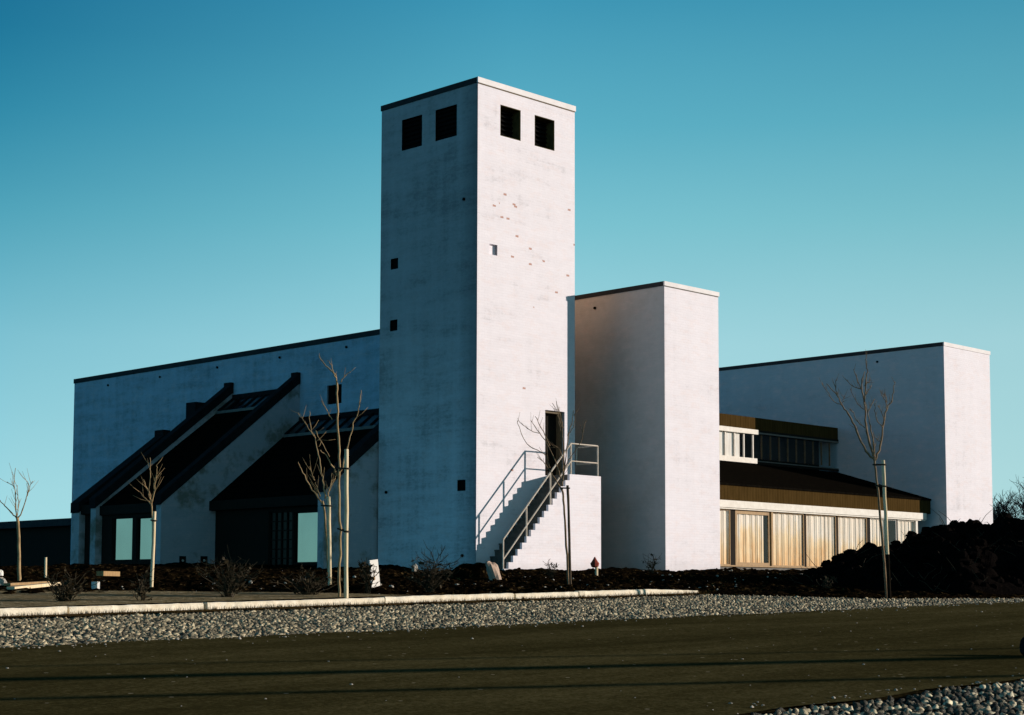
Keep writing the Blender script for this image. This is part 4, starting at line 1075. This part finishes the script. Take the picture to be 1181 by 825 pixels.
rock('dark_bollard_stone', (1188, 757), .24, .26, 8, M['black_stone'], 'black rounded stone at the right edge of the asphalt', 'rock')
rock('pale_rock', (2, 679), .22, .2, 11, M['stone'], 'pale rock at the very left edge beside the small tree', 'rock')
rock('white_rock', (0, 668), .14, .2, 12, M['sign'], 'white lump lying behind the pale rock at the left edge', 'rock')
# soil heap by the stair foot
Bh = onG(548, 668); b = MB(); n = 22
for i in range(n):
    for j in range(n):
        u, v_ = (i / (n - 1) - .5) * 2, (j / (n - 1) - .5) * 2; q = max(0, 1 - u * u - v_ * v_)
        P = Bh + RIGHT * u * .95 + FWD * v_ * .8
        P[2] = float(gz(P[0], P[1])) - .05 + .42 * q ** .8 * (1 + .5 * (vnoise(np.array(P[0]), np.array(P[1]), .2, 77) - .5))
        b.v.append(tuple(P))
for i in range(n - 1):
    for j in range(n - 1): k = i * n + j; b.f.append((k, k + n, k + n + 1, k + 1))
o = struct('soil_heap', b, M['soil'])
# tilted white sign board on a thin post
Bs = onG(431, 688); Ds = depth(Bs)
sg = thing('sign_board', 'blank white sign board leaning to the right behind the kerb', 'sign', Bs)
p = [onY(425.3, 646.5, Bs[1]), onY(434.6, 645.2, Bs[1]), onY(437.4, 675.5, Bs[1]), onY(427.8, 678.3, Bs[1])]
n_ = np.array([0, -.03, 0]); b = MB()
b.quad(p[3] + n_, p[2] + n_, p[1] + n_, p[0] + n_); b.quad(p[0], p[1], p[2], p[3])
for i in range(4): b.quad(p[i], p[i] + n_, p[(i + 1) % 4] + n_, p[(i + 1) % 4])
part('board', b, M['sign'], sg)
b = MB(); b.tube([onD(431.5, 676, Ds + .05), np.array(onD(433, 690, Ds + .05))], .02, 6); part('post', b, M['bark'], sg)
b = MB(); q = [onY(x, y, Bs[1] - .036) for x, y in ((430, 667), (432.2, 663.5), (433, 668.5), (431, 670))]; b.quad(*q[::-1]); part('rust_stain', b, M['brown_wood'], sg)
# marker post with a pointed red cap
Bm = onG(688, 668); Dm = depth(Bm)
mk = thing('marker_post', 'short pale marker post with pointed faded red cap beside the staircase', 'post', Bm)
b = MB(); b.tube([Bm - np.array([0, 0, .1]), onD(688, 652, Dm)], .04, 8); part('post', b, M['stake'], mk)
a = onD(686, 656, Dm); z0 = onD(686, 653.5, Dm)[2]; zm_ = onD(686, 650, Dm)[2]; z1 = onD(686, 642.5, Dm)[2]
b = MB(); b.tube([(a[0], a[1], z0 - .03), (a[0], a[1], z0), (a[0], a[1], zm_), (a[0], a[1], (zm_ + z1) / 2), (a[0], a[1], z1)], [.05, .1, .12, .06, .012], 8); part('cap', b, M['red'], mk)
# short peg and a white-ended plank at the left, two pale planks
Bp = onG(52.5, 668); b = MB(); b.tube([Bp - np.array([0, 0, .05]), onD(52.8, 643, depth(Bp))], .035, 6)
single('marker_peg', b, M['stake'], 'short pale wooden peg in front of the low dark building', 'peg', Bp)
def plank(a, b_, th, m, label, name='plank', cat='plank', lift=.06):
    A, B_ = onG(*a), onG(*b_); A[2] = float(bed_h(A[0], A[1])) + lift; B_[2] = float(bed_h(B_[0], B_[1])) + lift
    d = B_ - A; L = np.linalg.norm(d); d /= L; w = np.cross(d, [0, 0, 1]); w /= np.linalg.norm(w); up = np.cross(w, d); mb_ = MB()
    c_ = []
    for e in (A, B_):
        for su, sv in ((-1, -1), (1, -1), (1, 1), (-1, 1)): c_.append(e + w * su * .09 + up * sv * th)
    i = len(mb_.v); mb_.v += [tuple(q) for q in c_]
    mb_.f += [tuple(i + k for k in q) for q in ((0, 1, 2, 3), (7, 6, 5, 4), (0, 4, 5, 1), (1, 5, 6, 2), (2, 6, 7, 3), (3, 7, 4, 0))]
    return single(name, mb_, m, label, cat, A)
plank((8, 682.5), (55, 680.5), .025, M['brown_wood'], 'pale plank lying behind another plank at the far left')
plank((12, 686.5), (66, 683), .03, M['stake'], 'long pale plank nearest the path at the far left')
plank((115, 677), (134, 676), .05, M['brown_wood'], 'short brown timber lying on the soil behind a white block', lift=.25)
Bw = onG(110, 680); Dw = depth(Bw); w0, w1 = onD(107.5, 671, Dw), onD(113, 679, Dw)
b = MB(); cw = (w0 + w1) / 2; b.box(cw[0] - .06, cw[0] + .06, cw[1] - .06, cw[1] + .06, float(gz(cw[0], cw[1])) - .02, w0[2])
single('white_block', b, M['sign'], 'small white block standing at the end of a brown timber', 'block', cw * [1, 1, 0] + [0, 0, float(gz(cw[0], cw[1]))])

# ------------------------------------------------------------------ sun and unseen cables added to cast the road shadows
AZ = math.radians(49.0); EL = math.atan(.175)
S = np.array([math.sin(AZ) * math.cos(EL), -math.cos(AZ) * math.cos(EL), math.sin(EL)])
def cable(a, b_, tdist, rad, label):
    A, B_ = onG(*a), onG(*b_)
    d = (B_ - A); d /= np.linalg.norm(d)
    A2 = A - d * 6 + S * tdist; B2 = B_ + d * 30 + S * tdist
    n = 24; P = []
    for k in range(n + 1):
        P.append(A2 + (B2 - A2) * k / n)
    m_ = MB(); m_.tube(P, rad, 8); single('shadow_cable', m_, M['cable'], label, 'cable', A2, 'unseen cables added for the road shadows'); return A2, B2
ends = [cable((0, 784), (1181, 758), 19.0, .10, 'thick unseen cable added to cast the broad shadow across the asphalt'),
        cable((0, 807), (1181, 779.5), 19.0, .06, 'thin unseen cable added to cast the nearest shadow line on the asphalt'),
        cable((0, 769), (1181, 748), 20.0, .028, 'finest unseen cable added to cast the faint far shadow line')]
sl_ = bpy.data.lights.new('sun', 'SUN'); sl_.energy = 5.0; sl_.angle = math.radians(.4); sl_.color = (1.0, .86, .75)
so = bpy.data.objects.new('sun', sl_); COL.objects.link(so); so.location = (60, -40, 30)
so.rotation_euler = Vector(S).to_track_quat('Z', 'Y').to_euler()

w = bpy.data.worlds.new('World'); sc.world = w; w.use_nodes = True; t = w.node_tree; bg = t.nodes['Background']
sky = t.nodes.new('ShaderNodeTexSky'); sky.sky_type = 'NISHITA'; sky.sun_disc = False
sky.sun_elevation = EL; sky.sun_rotation = math.atan2(S[0], S[1]); sky.air_density = 1.; sky.dust_density = .6; sky.ozone_density = 2.
tc = t.nodes.new('ShaderNodeTexCoord'); sep = t.nodes.new('ShaderNodeSeparateXYZ'); t.links.new(tc.outputs['Generated'], sep.inputs[0])
def lin(r, g, b): return tuple(((c / 255 + .055) / 1.055) ** 2.4 if c > 10 else c / 255 / 12.92 for c in (r, g, b))
grad = ramp(t, sep.outputs[2], [(0., lin(176, 226, 234)), (.06, lin(178, 226, 235)), (.145, lin(166, 219, 231)), (.215, lin(127, 200, 216)), (.27, lin(94, 180, 204)), (.345, lin(58, 152, 186)), (.46, lin(22, 88, 122)), (.62, lin(8, 34, 54)), (1., lin(5, 20, 36))])
dot = t.nodes.new('ShaderNodeVectorMath'); dot.operation = 'DOT_PRODUCT'; t.links.new(tc.outputs['Generated'], dot.inputs[0]); dot.inputs[1].default_value = tuple(RIGHT)
side = ramp(t, math_n(t, 'ADD', math_n(t, 'MULTIPLY', dot.outputs['Value'], .5), .5), [(.1, (.10, .46, .74)), (.355, (.10, .49, .62)), (.5, (1., 1., 1.)), (.64, (.98, .92, .90))])
low = ramp(t, math_n(t, 'ADD', math_n(t, 'MULTIPLY', dot.outputs['Value'], .5), .5), [(.03, (.25, .38, .38)), (.13, (.03, .62, .95)), (.36, (.5, .52, .525)), (.5, (.5, .5, .5)), (.7, (.49, .465, .45))])
low = mixc(t, 1., low, (2., 2., 2.), 'MULTIPLY')
side = mixc(t, math_n(t, 'MULTIPLY', sep.outputs[2], 3.2, True), low, side)
grad = mixc(t, 1., grad, side, 'MULTIPLY')
#, math_n(t, 'MULTIPLY', sep.outputs[2], 5.), .15, True), grad, side, 'MULTIPLY')
grad = mixc(t, 1., grad, (.98, 1.01, .99), 'MULTIPLY')
hz_ = noise(t, mapping(t, tc.outputs['Generated'], (1, 1, 3)), 2.2, 5, .6)
grad = mixc(t, 1., grad, ramp(t, hz_, [(.3, (.95, .965, .97)), (.7, (1., 1., 1.))]), 'MULTIPLY')
g10 = mixc(t, 1., grad, (10., 10., 10.), 'MULTIPLY')
fin = mixc(t, .93, sky.outputs[0], g10)
t.links.new(fin, bg.inputs['Color']); bg.inputs['Strength'].default_value = .1

# ------------------------------------------------------------------ camera
cd = bpy.data.cameras.new('camera'); co = bpy.data.objects.new('camera', cd); COL.objects.link(co)
cd.sensor_fit = 'HORIZONTAL'; cd.sensor_width = 36.; cd.lens = F / W0 * 36.
cd.shift_x = (W0 / 2 - CX) / W0; cd.shift_y = (CY - H0 / 2) / W0
cd.clip_start = .1; cd.clip_end = 5000
ax = [TM @ (RM.T @ np.array(e)) for e in ([1, 0, 0], [0, 1, 0], [0, 0, 1])]
mw = Matrix(((ax[0][0], ax[2][0], -ax[1][0], 0), (ax[0][1], ax[2][1], -ax[1][1], 0), (ax[0][2], ax[2][2], -ax[1][2], EYE), (0, 0, 0, 1)))
co.matrix_world = mw
sc.camera = co
sc.view_settings.view_transform = 'Standard'; sc.view_settings.look = 'None'; sc.view_settings.exposure = 0.; sc.view_settings.gamma = 1.
sc.render.engine = 'CYCLES'
sc.cycles.max_bounces = 6; sc.cycles.transparent_max_bounces = 8; sc.cycles.caustics_reflective = False
